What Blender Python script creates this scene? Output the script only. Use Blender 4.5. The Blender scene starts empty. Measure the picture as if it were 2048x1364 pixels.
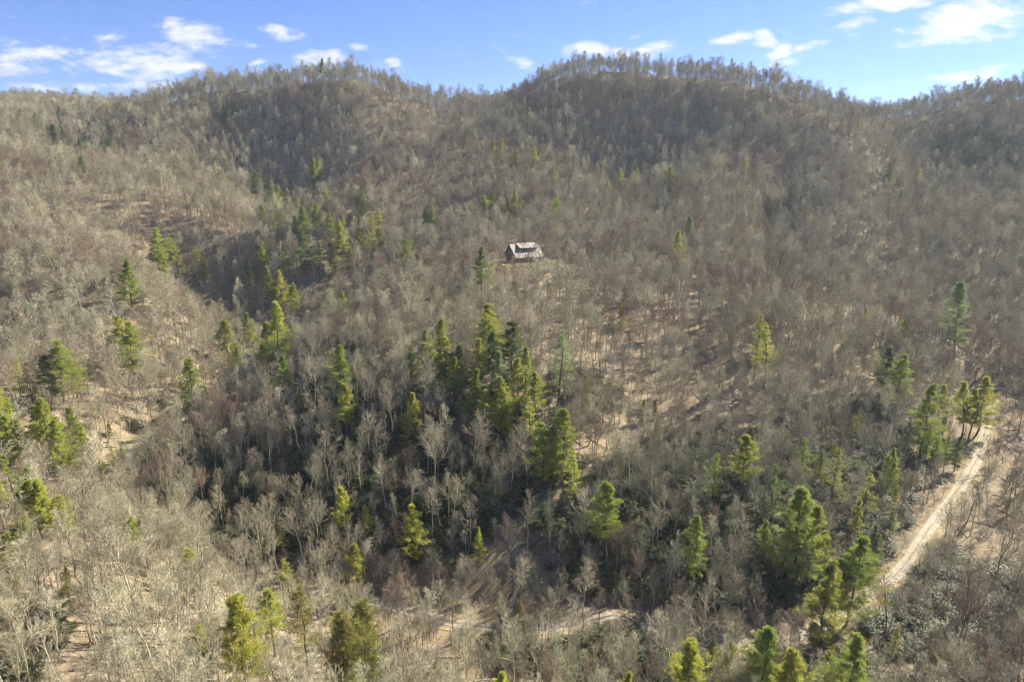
import bpy, math
import numpy as np

# ------------------------------------------------------------------ camera, sky, sun, exposure
SC = bpy.context.scene
F_PX, CX, CY = 1300.0, 1024.0, 682.0           # pin-hole of the drone camera, in photo pixels
PITCH = math.radians(14.0)
SP, CP = math.sin(PITCH), math.cos(PITCH)

cam_data = bpy.data.cameras.new('drone_camera')
cam_data.sensor_width = 36.0
cam_data.lens = 36.0 * F_PX / 2048.0
cam_data.clip_start = 1.0
cam_data.clip_end = 30000.0
cam = bpy.data.objects.new('drone_camera', cam_data)
SC.collection.objects.link(cam)
cam.location = (0, 0, 0)
cam.rotation_euler = (math.pi / 2 - PITCH, 0, 0)
SC.camera = cam

SUN_AZ = math.radians(56.0)      # clockwise from the view direction (+Y)
SUN_EL = math.radians(38.0)
sun_dir = np.array([math.sin(SUN_AZ) * math.cos(SUN_EL), math.cos(SUN_AZ) * math.cos(SUN_EL), math.sin(SUN_EL)])
sun_data = bpy.data.lights.new('sun', 'SUN')
sun_data.energy = 5.0
sun_data.angle = math.radians(0.53)
sun_data.color = (1.0, 0.93, 0.74)
sun = bpy.data.objects.new('sun', sun_data)
SC.collection.objects.link(sun)
sun.rotation_euler = (math.pi / 2 - SUN_EL, 0, math.pi - SUN_AZ)
sun.location = (0, 0, 400)

SC.view_settings.view_transform = 'Standard'
SC.view_settings.look = 'None'
SC.view_settings.gamma = 1.0
SC.view_settings.use_curve_mapping = False
SC.view_settings.exposure = 1.80
SC.cycles.max_bounces = 5
SC.cycles.diffuse_bounces = 2
SC.cycles.glossy_bounces = 1
SC.cycles.transmission_bounces = 3
SC.cycles.transparent_max_bounces = 8
SC.cycles.volume_bounces = 0
SC.cycles.use_denoising = True
SC.cycles.use_adaptive_sampling = True
SC.cycles.adaptive_threshold = 0.035
SC.cycles.adaptive_min_samples = 40
SC.cycles.sample_clamp_indirect = 4.0
SC.cycles.pixel_filter_type = 'BLACKMAN_HARRIS'
SC.cycles.filter_width = 1.3


def ray(px, py):
    """World direction through a photo pixel, scaled so that 1 is one metre of depth."""
    u = (np.asarray(px, float) - CX) / F_PX
    v = (np.asarray(py, float) - CY) / F_PX
    return np.stack([u, CP - v * SP, -SP - v * CP], -1)


def project(p):
    p = np.asarray(p, float)
    d = p[..., 1] * CP - p[..., 2] * SP
    d = np.maximum(d, 1e-3)
    up = p[..., 1] * SP + p[..., 2] * CP
    return CX + F_PX * p[..., 0] / d, CY - F_PX * up / d, d


class NT:
    """Small helper to write node trees."""
    def __init__(self, tree):
        self.t = tree
        self.n = tree.nodes
        self.l = tree.links

    def new(self, kind, **kw):
        n = self.n.new(kind)
        for k, v in kw.items():
            setattr(n, k, v)
        return n

    def put(self, sock, val):
        if isinstance(val, bpy.types.NodeSocket):
            self.l.new(val, sock)
        else:
            sock.default_value = val

    def math(self, op, a, b=None, c=None, clamp=False):
        n = self.n.new('ShaderNodeMath')
        n.operation = op
        n.use_clamp = clamp
        self.put(n.inputs[0], a)
        if b is not None:
            self.put(n.inputs[1], b)
        if c is not None:
            self.put(n.inputs[2], c)
        return n.outputs[0]

    def mix(self, fac, a, b):
        n = self.n.new('ShaderNodeMix')
        n.data_type = 'RGBA'
        self.put(n.inputs[0], fac)
        self.put(n.inputs[6], a)
        self.put(n.inputs[7], b)
        return n.outputs[2]

    def smooth(self, x, lo, hi, a=0.0, b=1.0):
        n = self.n.new('ShaderNodeMapRange')
        n.interpolation_type = 'SMOOTHSTEP'
        self.put(n.inputs[0], x)
        for i, v in enumerate((lo, hi, a, b)):
            n.inputs[i + 1].default_value = v
        return n.outputs[0]

    def noise(self, vec, scale, detail=4.0, rough=0.55, distort=0.0):
        n = self.n.new('ShaderNodeTexNoise')
        if vec is not None:
            self.l.new(vec, n.inputs['Vector'])
        n.inputs['Scale'].default_value = scale
        n.inputs['Detail'].default_value = detail
        n.inputs['Roughness'].default_value = rough
        n.inputs['Distortion'].default_value = distort
        return n.outputs[0], n.outputs[1]


# ---- sky with fair-weather clouds
world = bpy.data.worlds.new('World')
SC.world = world
world.use_nodes = True
world.cycles.sampling_method = 'MANUAL'
world.cycles.sample_map_resolution = 128
w = NT(world.node_tree)
w.n.clear()
out = w.new('ShaderNodeOutputWorld')
sky = w.new('ShaderNodeTexSky', sky_type='NISHITA')
sky.sun_disc = False
sky.sun_elevation = SUN_EL
sky.sun_rotation = SUN_AZ
sky.altitude = 900.0
sky.air_density = 1.0
sky.dust_density = 0.25
sky.ozone_density = 4.0
tint = w.new('ShaderNodeMix', data_type='RGBA', blend_type='MULTIPLY')
tint.inputs[0].default_value = 1.0
w.l.new(sky.outputs[0], tint.inputs[6])
tint.inputs[7].default_value = (0.80, 0.91, 1.34, 1)
bg = w.new('ShaderNodeBackground')
w.l.new(tint.outputs[2], bg.inputs[0])
bg.inputs[1].default_value = 0.037
tc = w.new('ShaderNodeTexCoord')
sep = w.new('ShaderNodeSeparateXYZ')
w.l.new(tc.outputs['Generated'], sep.inputs[0])
dx, dy, dz = sep.outputs
ys = w.math('MAXIMUM', dy, 0.05)
ca = w.math('DIVIDE', dx, ys)
cb = w.math('DIVIDE', dz, ys)
comb = w.new('ShaderNodeCombineXYZ')
w.put(comb.inputs[0], w.math('MULTIPLY', ca, 1.0))
w.put(comb.inputs[1], w.math('MULTIPLY', cb, 2.6))
n1, n1c = w.noise(comb.outputs[0], 9.0, 5.0, 0.60, 0.4)
n2, n2c = w.noise(comb.outputs[0], 34.0, 4.0, 0.6)
wob = w.math('MULTIPLY', w.math('SUBTRACT', n1, 0.5), 1.0)
# cloud banks: photo pixel centre, radii, tilt (degrees), strength
CLOUDS = [(265, 122, 140, 30, -6, 1.0), (330, 132, 90, 12, 0, .9), (80, 112, 130, 14, -3, .55), (30, 138, 75, 15, 4, .85), (212, 76, 42, 17, -14, .65),
          (400, 76, 85, 30, 14, 1.0), (450, 92, 70, 16, 6, .6), (568, 68, 44, 17, 8, .85), (642, 120, 62, 22, 0, 1.0), (790, 122, 16, 11, 0, .9),
          (170, 174, 150, 12, 0, .7), (512, 125, 28, 8, -10, .55), (1178, 100, 62, 16, -3, 1.0), (1310, 100, 48, 14, -8, 1.0), (1232, 106, 40, 12, 0, .8),
          (1770, 10, 110, 15, -8, 1.05), (1708, 46, 58, 15, -12, 1.0), (1955, 35, 150, 40, -16, 1.35), (1870, 74, 90, 18, -10, 1.1), (1990, 73, 38, 9, -8, .7),
          (1920, 152, 120, 11, -5, 1.0), (1985, 134, 48, 10, -6, .8), (1552, 108, 34, 13, -18, .95), (1532, 82, 26, 16, 40, .6), (1462, 80, 42, 11, -10, .6),
          (1268, 71, 17, 8, 0, .75), (1556, 130, 44, 9, -8, .9), (1630, 88, 48, 7, -12, .5), (1800, 62, 20, 9, 0, .8), (1708, 70, 16, 6, 0, .7),
          (720, 95, 18, 8, 0, .45), (1040, 120, 60, 14, 30, .35), (2230, 100, 130, 24, -5, 1.0), (-180, 90, 140, 26, 5, 1.0), (-100, 20, 90, 20, 0, .9), (2350, 10, 120, 22, 0, 1.0)]
flat = w.new('ShaderNodeCombineXYZ')
w.put(flat.inputs[0], ca)
w.put(flat.inputs[1], cb)
acc = None
for (cx, cy, rx, ry, deg, amp) in CLOUDS:
    d = ray(cx, cy)
    k = 1.0 / (F_PX * d[1] * 0.985)
    mp = w.new('ShaderNodeMapping', vector_type='TEXTURE')
    w.l.new(flat.outputs[0], mp.inputs[0])
    mp.inputs['Location'].default_value = (d[0] / d[1], d[2] / d[1], 0)
    mp.inputs['Rotation'].default_value = (0, 0, math.radians(-deg))
    mp.inputs['Scale'].default_value = (rx * k, ry * k, 1)
    dt = w.new('ShaderNodeVectorMath', operation='DOT_PRODUCT')
    w.l.new(mp.outputs[0], dt.inputs[0])
    w.l.new(mp.outputs[0], dt.inputs[1])
    f = w.math('MULTIPLY_ADD', dt.outputs['Value'], -amp, 1.15 * amp)
    acc = w.math('MAXIMUM', f, -0.6 if acc is None else acc)
front = w.smooth(dy, 0.12, 0.35)
dens_f = w.math('ADD', acc, w.math('MULTIPLY', wob, 5.4))
dens_f = w.math('ADD', dens_f, w.math('MULTIPLY', w.math('SUBTRACT', n2, 0.5), 2.4))
m_front = w.math('MULTIPLY', w.smooth(dens_f, -0.1, 1.5), front)
# the same fair-weather clouds in the rest of the sky
zz = w.math('MAXIMUM', w.math('ADD', dz, 0.12), 0.06)
c2 = w.new('ShaderNodeCombineXYZ')
w.put(c2.inputs[0], w.math('DIVIDE', dx, zz))
w.put(c2.inputs[1], w.math('DIVIDE', dy, zz))
m1, _ = w.noise(c2.outputs[0], 0.9, 4.0, 0.58, 0.3)
m_back = w.math('MULTIPLY', w.smooth(m1, 0.60, 0.74), w.math('SUBTRACT', 1.0, front))
m_back = w.math('MULTIPLY', m_back, w.smooth(dz, 0.0, 0.06))
mask = w.math('MULTIPLY', w.math('ADD', m_front, m_back, clamp=True), 0.84)
cl = w.new('ShaderNodeBackground')
shade = w.smooth(w.math('ADD', n2, w.math('MULTIPLY', n1, 0.6)), 0.55, 1.0)
w.put(cl.inputs[0], w.mix(shade, (0.84, 0.87, 0.95, 1), (1.0, 0.985, 0.955, 1)))
cl.inputs[1].default_value = 0.31
mx = w.new('ShaderNodeMixShader')
w.put(mx.inputs[0], mask)
w.l.new(bg.outputs[0], mx.inputs[1])
w.l.new(cl.outputs[0], mx.inputs[2])
w.l.new(mx.outputs[0], out.inputs[0])

# ------------------------------------------------------------------ terrain
G = [  # ground points: photo pixel x, y and depth in metres
    (-250, 310, 1100), (0, 290, 1050), (150, 242, 1000), (300, 255, 940), (420, 236, 830), (500, 202, 770), (640, 178, 725), (720, 165, 720),
    (800, 185, 725), (900, 216, 760), (965, 226, 800), (1020, 222, 735), (1120, 170, 690), (1230, 148, 680), (1330, 150, 680), (1450, 156, 660),
    (1540, 176, 640), (1620, 206, 620), (1690, 222, 625), (1760, 218, 650), (1850, 214, 680), (1960, 204, 700), (2060, 214, 700), (2280, 235, 700),
    (680, 285, 600), (560, 275, 640), (800, 300, 600), (430, 290, 650), (900, 290, 640),
    (-200, 330, 470), (0, 330, 480), (150, 345, 470), (300, 372, 450), (430, 425, 430),
    (0, 500, 330), (150, 520, 320), (300, 560, 300), (430, 645, 390), (-200, 520, 320), (-150, 720, 225),
    (0, 700, 230), (150, 745, 222), (270, 800, 213), (340, 850, 215), (265, 935, 186), (270, 1030, 166), (310, 1100, 156), (440, 1160, 144),
    
    (480, 1166, 142), (700, 1205, 140), (930, 1250, 134), (1080, 1262, 133), (1230, 1234, 137), (1330, 1285, 131), (1560, 1292, 130), (1660, 1250, 136),
    (1790, 1160, 149), (1880, 1040, 172), (1950, 935, 197), (1978, 835, 228), (1990, 795, 243), (2015, 700, 290),
    (700, 1400, 112), (1000, 1450, 108), (1400, 1450, 109), (1700, 1400, 114), (1900, 1300, 124), (2048, 1200, 140), (1960, 1100, 155), (2060, 950, 189), (2150, 850, 218), (2300, 1100, 150),
    (650, 545, 392), (760, 492, 430), (870, 440, 470), (640, 500, 440), (520, 570, 395), (780, 420, 505), (900, 370, 545), (960, 340, 560),
    (560, 450, 520), (400, 525, 420), (700, 372, 580), (600, 400, 560), (1050, 300, 610), (1200, 300, 600), (1200, 400, 500), (1100, 440, 440), (1250, 470, 420), (1150, 540, 352),
    (1400, 300, 590), (1400, 420, 480), (1400, 520, 400), (1600, 300, 570), (1600, 450, 440), (1560, 560, 362), (1800, 300, 600), (1800, 450, 450), (1800, 600, 332),
    (2000, 350, 560), (2048, 500, 420), (2000, 640, 312), (2250, 350, 560), (2250, 550, 380), ]
NOSE = [  # the steep rounded nose of the hill in the middle and the hill the camera hovers beside
    (1040, 532, 300), (1090, 532, 302), (950, 555, 294), (800, 600, 268), (620, 690, 230), (480, 830, 205), (1010, 600, 254), (1000, 700, 204), (1000, 800, 179), (1000, 950, 159), (1000, 1100, 146),
    (850, 1100, 147), (850, 900, 168), (700, 1050, 150), (700, 900, 171), (700, 760, 197), (700, 650, 234), (600, 1100, 150), (500, 1010, 166), (550, 900, 180),
    (1200, 1000, 157), (1250, 850, 181), (1250, 700, 216), (1250, 600, 260), (1450, 1000, 159), (1450, 850, 186), (1450, 700, 224), (1650, 900, 183), (1650, 750, 214), (1650, 1050, 158),
    (1800, 800, 209), (1800, 950, 180), (1900, 700, 244), (1400, 1180, 139), (1200, 1130, 144),
    (0, 1000, 128), (150, 1050, 124), (-150, 1000, 120), (0, 1250, 94), (200, 1250, 99), (350, 1300, 99), (0, 1500, 74), (-250, 1300, 82), (220, 1060, 127), (280, 1150, 117), (400, 1230, 111), (500, 1345, 106)]


def warp(s_):
    """Depth of the middle and back country."""
    s_ = np.asarray(s_, float)
    return np.where(s_ > 215, 215 + .652 * (s_ - 215), s_)


G = np.array(G, float)
G[:, 2] = warp(G[:, 2])
G = np.vstack([G, np.array(NOSE, float)])
CTRL = ray(G[:, 0], G[:, 1]) * G[:, 2:3]
EXTRA = np.array([  # x, y, z of ground the camera does not look at, and the dips behind the crests
    (-400, 560, 6), (-250, 575, -8), (0, -60, -86), (-180, -20, -55), (180, -20, -80),
    (-900, 1350, 20), (-450, 1250, 0), (-150, 1050, -30), (100, 950, -35), (350, 900, -40), (650, 950, -40), (0, 1300, -60), (500, 1300, -60),
    (-900, 500, 40), (-900, 900, 60), (900, 500, 30), (900, 200, -20), (-600, 100, 20), (600, 60, -30), (0, 950, -20), (-260, 900, -10), (100, 800, 40), (-200, 830, 40), (300, 780, 30), (480, 800, 20), (-650, 250, 25)], float)
es = EXTRA[:, 1] * CP - EXTRA[:, 2] * SP
EXTRA *= np.where(es > 215, warp(es) / np.maximum(es, 1), 1.0)[:, None]
CTRL = np.vstack([CTRL, EXTRA, np.array([(-88, 262, -76), (-112, 300, -70), (-64, 290, -66), (-150, 190, -60), (-118, 150, -85), (-105, 138, -86)], float)])


def tps_fit(c, lam):
    x = c[:, :2] / 300.0
    d2 = ((x[:, None] - x[None]) ** 2).sum(-1)
    K = 0.5 * d2 * np.log(d2 + 1e-9)
    n = len(c)
    P = np.c_[np.ones(n), x]
    A = np.zeros((n + 3, n + 3))
    A[:n, :n] = K + lam * np.eye(n)
    A[:n, n:] = P
    A[n:, :n] = P.T
    return x, np.linalg.solve(A, np.r_[c[:, 2], 0, 0, 0])


TX, TW = tps_fit(CTRL, 0.0015)


def tps(x, y):
    p = np.stack([np.ravel(x), np.ravel(y)], -1) / 300.0
    o = np.empty(len(p))
    for i in range(0, len(p), 20000):
        q = p[i:i + 20000]
        d2 = ((q[:, None] - TX[None]) ** 2).sum(-1)
        o[i:i + 20000] = (0.5 * d2 * np.log(d2 + 1e-9)) @ TW[:-3] + TW[-3] + q @ TW[-2:]
    return o.reshape(np.shape(x))


def vnoise(x, y, seed):
    """Smooth value noise in -1..1."""
    xi, yi = np.floor(x).astype(int), np.floor(y).astype(int)
    fx, fy = x - xi, y - yi
    fx, fy = fx * fx * (3 - 2 * fx), fy * fy * (3 - 2 * fy)

    def h(a, b):
        v = np.sin(a * 127.1 + b * 311.7 + seed * 74.7) * 43758.5453
        return (v - np.floor(v)) * 2 - 1
    return (h(xi, yi) * (1 - fx) + h(xi + 1, yi) * fx) * (1 - fy) + (h(xi, yi + 1) * (1 - fx) + h(xi + 1, yi + 1) * fx) * fy


def growing(lo, hi, step, far_lo, far_hi, g=1.13):
    core = list(np.arange(lo, hi + step * .5, step))
    a, s = [lo], step
    while a[-1] > far_lo:
        s *= g
        a.append(a[-1] - s)
    b, s = [core[-1]], step
    while b[-1] < far_hi:
        s *= g
        b.append(b[-1] + s)
    return np.array(a[:0:-1] + core + b[1:])


XS = growing(-260, 260, 3.5, -4000, 4000, 1.035)
YS = growing(60, 380, 3.5, -2500, 4500, 1.025)


def base_height(x, y):
    t = tps(x, y)
    r = np.hypot(np.maximum(np.abs(x) - 700, 0), np.maximum(np.maximum(y - 1150, -y - 20), 0))
    k = np.clip(r / 500.0, 0, 1)
    k = k * k * (3 - 2 * k)
    hills = 10 + 55 * vnoise(x / 900, y / 900, 3) + 30 * vnoise(x / 380, y / 380, 4) + 8 * vnoise(x / 140, y / 140, 5)
    hills = hills + 200 * np.exp(-((x + 1750) / 520) ** 2 - ((y - 1950) / 420) ** 2)
    far = np.clip((np.hypot(x, y) - 250) / 350, 0, 1)
    det = (5.5 * vnoise(x / 85, y / 85, 11) + 2.6 * vnoise(x / 38 + 9, y / 38, 12)) * far + 0.5 * vnoise(x / 17, y / 17, 13)
    return t * (1 - k) + hills * k + det * (1 - k * .5)


# crests and hollows that the broad surface smooths away: photo points with depth, height, half width
CREASE = [
    (28, 52, [(1200, 160, 680), (1080, 230, 640), (980, 290, 610), (880, 345, 570), (780, 410, 520), (680, 470, 465), (560, 560, 400), (500, 640, 340)]),
    (-24, 48, [(950, 260, 720), (850, 310, 640), (740, 360, 600), (620, 410, 560), (480, 500, 470), (420, 600, 330)]),
    (7, 30, [(1000, 560, 335), (880, 590, 315), (760, 630, 290)]),
    (-24, 40, [(1050, 420, 450), (900, 440, 470), (780, 490, 430), (680, 530, 400), (560, 590, 350), (470, 680, 285), (390, 790, 235)]),
    (20, 45, [(640, 190, 715), (500, 215, 700), (400, 240, 690), (300, 275, 660), (230, 300, 640)]),
    (-26, 50, [(500, 205, 800), (380, 215, 820), (280, 240, 800), (180, 270, 760)]),
    (16, 48, [(1540, 180, 640), (1500, 260, 600), (1450, 330, 560), (1380, 420, 480), (1330, 480, 430)]),
    (-16, 42, [(1640, 250, 610), (1600, 350, 520), (1540, 440, 450), (1480, 520, 400)]),
    (12, 45, [(1660, 225, 625), (1700, 330, 570), (1680, 430, 460), (1640, 520, 400)]),
    (-9, 40, [(1880, 260, 680), (1800, 400, 500), (1800, 480, 430), (1850, 600, 335), (1950, 720, 275)]),
    (-12, 38, [(1370, 250, 630), (1330, 310, 595), (1250, 380, 530), (1200, 440, 450)]),
    (-7, 22, [(1330, 640, 260), (1290, 800, 195), (1260, 950, 166)]),
]


ROAD_PX = [(395, 1150), (480, 1166), (590, 1186), (700, 1205), (820, 1232), (930, 1250), (1010, 1262), (1080, 1262), (1160, 1248), (1230, 1234), (1285, 1255), (1340, 1282), (1450, 1296),
           (1560, 1292), (1615, 1274), (1660, 1250), (1725, 1206), (1790, 1160), (1840, 1100), (1880, 1040), (1920, 985), (1950, 935), (1966, 885), (1978, 835), (1990, 795)]
ROAD_S = np.interp(np.arange(len(ROAD_PX)), [0, 1, 3, 5, 7, 9, 11, 13, 15, 17, 19, 21, 23, 24], [143, 142, 140, 134, 133, 137, 131, 130, 136, 149, 172, 197, 228, 243])
LANE_PX = [(262, 925, 187), (258, 905, 191), (263, 888, 196), (280, 872, 203), (310, 858, 210), (345, 840, 219), (385, 815, 230), (420, 795, 240), (455, 770, 252)]
DRIVE_PX = [(1084, 528, 350), (1100, 524, 351), (1120, 521, 352), (1150, 520, 352), (1185, 526, 350)]
TRACK_PX = [(1880, 655, 300), (1915, 652, 302), (1950, 655, 301), (1990, 660, 298), (2030, 663, 296), (2080, 666, 294)]


def spline(pts, n):
    """Catmull-Rom through points."""
    P = np.asarray(pts, float)
    P = np.vstack([2 * P[0] - P[1], P, 2 * P[-1] - P[-2]])
    o = []
    for i in range(1, len(P) - 2):
        for t in np.arange(n) / n:
            a, b, c, d = P[i - 1:i + 3]
            o.append(.5 * (2 * b + (c - a) * t + (2 * a - 5 * b + 4 * c - d) * t * t + (3 * b - a - 3 * c + d) * t ** 3))
    o.append(P[-2])
    return np.array(o)


def px_line(tab, n=8):
    t = np.array(tab, float)
    return spline((ray(t[:, 0], t[:, 1]) * warp(t[:, 2:3]))[:, :2], n)


ROADS = {'road': (px_line([(a, b, s) for (a, b), s in zip(ROAD_PX, ROAD_S)]), 1.9), 'lane': (px_line(LANE_PX), 1.5),
         'drive': (px_line(DRIVE_PX), 1.5), 'track': (px_line(TRACK_PX), 1.2)}
def near_line(x, y, ln, pad=45):
    """Distance to a polyline and the height of its nearest point."""
    p = np.stack([np.ravel(x), np.ravel(y)], -1)
    best = np.full(len(p), 1e9)
    zz_ = np.zeros(len(p))
    lo, hi = ln[:, :2].min(0) - pad, ln[:, :2].max(0) + pad
    sel = np.where(((p > lo) & (p < hi)).all(1))[0]
    q = p[sel]
    if len(q):
        bd = np.full(len(q), 1e9)
        bz = np.zeros(len(q))
        for a, b in zip(ln[:-1], ln[1:]):
            ab = b[:2] - a[:2]
            t = np.clip(((q - a[:2]) @ ab) / (ab @ ab + 1e-9), 0, 1)
            d = np.hypot(*(q - a[:2] - t[:, None] * ab).T)
            m = d < bd
            bd[m] = d[m]
            bz[m] = (a[2] + t * (b[2] - a[2]))[m]
        best[sel], zz_[sel] = bd, bz
    return best.reshape(np.shape(x)), zz_.reshape(np.shape(x))


def creases(x, y):
    o = np.zeros(np.shape(x))
    for amp, wd, tab in CREASE:
        t = np.array(tab, float)
        ln = spline((ray(t[:, 0], t[:, 1]) * warp(t[:, 2:3]))[:, :2], 4)
        amp, wd = amp * .85, wd * .72
        nn = len(ln)
        fade = amp * np.sin(np.clip(np.arange(nn) / (nn - 1), .04, .96) * np.pi) ** .6
        d, a = near_line(x, y, np.c_[ln, fade], 4 * wd)
        o += a * np.exp(-(d / wd) ** 1.35) * (d < 4 * wd)
    return o


for k, (ln, hw) in list(ROADS.items()):     # smooth profile along each road
    z = base_height(ln[:, 0], ln[:, 1]) + creases(ln[:, 0], ln[:, 1])
    for _ in range(30):
        z[1:-1] = (z[:-2] + 2 * z[1:-1] + z[2:]) / 4
    ROADS[k] = (np.c_[ln, z], hw)


HOUSE = ray(1046, 522) * 303.0

GX, GY = np.meshgrid(XS, YS)
HZ = base_height(GX, GY) + creases(GX, GY)
for _ in range(5):      # weathering
    HZ[1:-1] = (HZ[:-2] + 2 * HZ[1:-1] + HZ[2:]) / 4
    HZ[:, 1:-1] = (HZ[:, :-2] + 2 * HZ[:, 1:-1] + HZ[:, 2:]) / 4
for ln, hw in ROADS.values():
    d, rz = near_line(GX, GY, ln)
    k = np.clip((d - hw - 2.5) / 9.0, 0, 1)
    k = k * k * (3 - 2 * k)
    HZ = rz * (1 - k) + HZ * k
dh = np.hypot(GX - HOUSE[0], GY - HOUSE[1])
k = np.clip((dh - 13) / 14, 0, 1)
k = k * k * (3 - 2 * k)
HZ = HOUSE[2] * (1 - k) + HZ * k


def ground(x, y):
    x, y = np.asarray(x, float), np.asarray(y, float)
    i = np.clip(np.searchsorted(XS, x) - 1, 0, len(XS) - 2)
    j = np.clip(np.searchsorted(YS, y) - 1, 0, len(YS) - 2)
    fx = (x - XS[i]) / (XS[i + 1] - XS[i])
    fy = (y - YS[j]) / (YS[j + 1] - YS[j])
    return (HZ[j, i] * (1 - fx) + HZ[j, i + 1] * fx) * (1 - fy) + (HZ[j + 1, i] * (1 - fx) + HZ[j + 1, i + 1] * fx) * fy


def hit(px, py):
    """Where the view ray of a photo pixel meets the ground."""
    d = ray(px, py)
    s = np.arange(70, 1500, 1.5)
    p = d[None] * s[:, None]
    below = np.where(p[:, 2] < ground(p[:, 0], p[:, 1]))[0]
    i = below[0] if len(below) else len(s) - 1
    return p[i], s[i]


# ------------------------------------------------------------------ materials
def material(name):
    m = bpy.data.materials.new(name)
    m.use_nodes = True
    t = NT(m.node_tree)
    b = t.n['Principled BSDF']
    return m, t, b


def rgb(c):
    return (c[0], c[1], c[2], 1.0)


def ground_material():
    m, t, b = material('leaf_litter')
    geo = t.new('ShaderNodeNewGeometry')
    pos = geo.outputs['Position']
    a, _ = t.noise(pos, 0.035, 5, .6)
    c, _ = t.noise(pos, 0.55, 6, .65)
    d, _ = t.noise(pos, 4.0, 4, .7)
    e, _ = t.noise(pos, 0.11, 4, .6)
    col = t.mix(t.smooth(c, .35, .68), rgb((.125, .10, .07)), rgb((.245, .20, .145)))
    col = t.mix(t.smooth(a, .42, .66), col, rgb((.215, .162, .108)))
    col = t.mix(t.math('MULTIPLY', t.smooth(d, .5, .75), .55), col, rgb((.33, .275, .205)))
    col = t.mix(t.math('MULTIPLY', t.smooth(e, .52, .72), .6), col, rgb((.115, .098, .058)))
    g, _ = t.noise(pos, 1.5, 5, .7, .6)
    col = t.mix(t.math('MULTIPLY', t.smooth(g, .54, .70), .7), col, rgb((.085, .064, .042)))
    vor = t.new('ShaderNodeTexVoronoi')
    vor.inputs['Scale'].default_value = 2.6
    t.l.new(pos, vor.inputs['Vector'])
    col = t.mix(t.math('MULTIPLY', t.smooth(vor.outputs['Distance'], .05, .3, 1.0, 0.0), .35), col, rgb((.40, .33, .24)))
    t.put(b.inputs['Base Color'], col)
    b.inputs['Roughness'].default_value = .95
    b.inputs['Specular IOR Level'].default_value = .1
    bu = t.new('ShaderNodeBump')
    bu.inputs['Strength'].default_value = .7
    bu.inputs['Distance'].default_value = .25
    t.put(bu.inputs['Height'], t.math('ADD', c, t.math('MULTIPLY', d, .5)))
    t.l.new(bu.outputs[0], b.inputs['Normal'])
    return m


def simple(name, c1, c2, scale=3.0, rough=.85, spec=.2, obj_rand=0.0, bump=0.0, detail=4):
    m, t, b = material(name)
    geo = t.new('ShaderNodeNewGeometry')
    f, _ = t.noise(geo.outputs['Position'], scale, detail, .6)
    col = t.mix(t.smooth(f, .3, .7), rgb(c1), rgb(c2))
    if obj_rand:
        oi = t.new('ShaderNodeObjectInfo')
        hs = t.new('ShaderNodeHueSaturation')
        t.put(hs.inputs['Value'], t.math('MULTIPLY_ADD', oi.outputs['Random'], 2 * obj_rand, 1 - obj_rand))
        r2 = t.math('FRACT', t.math('MULTIPLY', oi.outputs['Random'], 17.3))
        t.put(hs.inputs['Hue'], t.math('MULTIPLY_ADD', r2, .03, .485))
        t.put(hs.inputs['Color'], col)
        col = hs.outputs[0]
    t.put(b.inputs['Base Color'], col)
    b.inputs['Roughness'].default_value = rough
    b.inputs['Specular IOR Level'].default_value = spec
    if bump:
        bu = t.new('ShaderNodeBump')
        bu.inputs['Strength'].default_value = .8
        bu.inputs['Distance'].default_value = bump
        t.put(bu.inputs['Height'], f)
        t.l.new(bu.outputs[0], b.inputs['Normal'])
    return m


def leaf_material(name, c1, c2, transl, rough=.6, spec=.3, obj_rand=.18, tcol=None):
    m, t, b = material(name)
    geo = t.new('ShaderNodeNewGeometry')
    oi = t.new('ShaderNodeObjectInfo')
    f, _ = t.noise(geo.outputs['Position'], 1.3, 3, .6)
    col = t.mix(t.smooth(f, .3, .7), rgb(c1), rgb(c2))
    hs = t.new('ShaderNodeHueSaturation')
    t.put(hs.inputs['Value'], t.math('MULTIPLY_ADD', oi.outputs['Random'], 2 * obj_rand, 1 - obj_rand))
    r2 = t.math('FRACT', t.math('MULTIPLY', oi.outputs['Random'], 23.7))
    t.put(hs.inputs['Hue'], t.math('MULTIPLY_ADD', r2, .035, .48))
    t.put(hs.inputs['Color'], col)
    col = hs.outputs[0]
    t.put(b.inputs['Base Color'], col)
    b.inputs['Roughness'].default_value = rough
    b.inputs['Specular IOR Level'].default_value = spec
    tr = t.new('ShaderNodeBsdfTranslucent')
    t.put(tr.inputs[0], col)
    mxs = t.new('ShaderNodeMixShader')
    mxs.inputs[0].default_value = transl
    t.l.new(b.outputs[0], mxs.inputs[1])
    t.l.new(tr.outputs[0], mxs.inputs[2])
    t.l.new(mxs.outputs[0], t.n['Material Output'].inputs[0])
    return m


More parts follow.
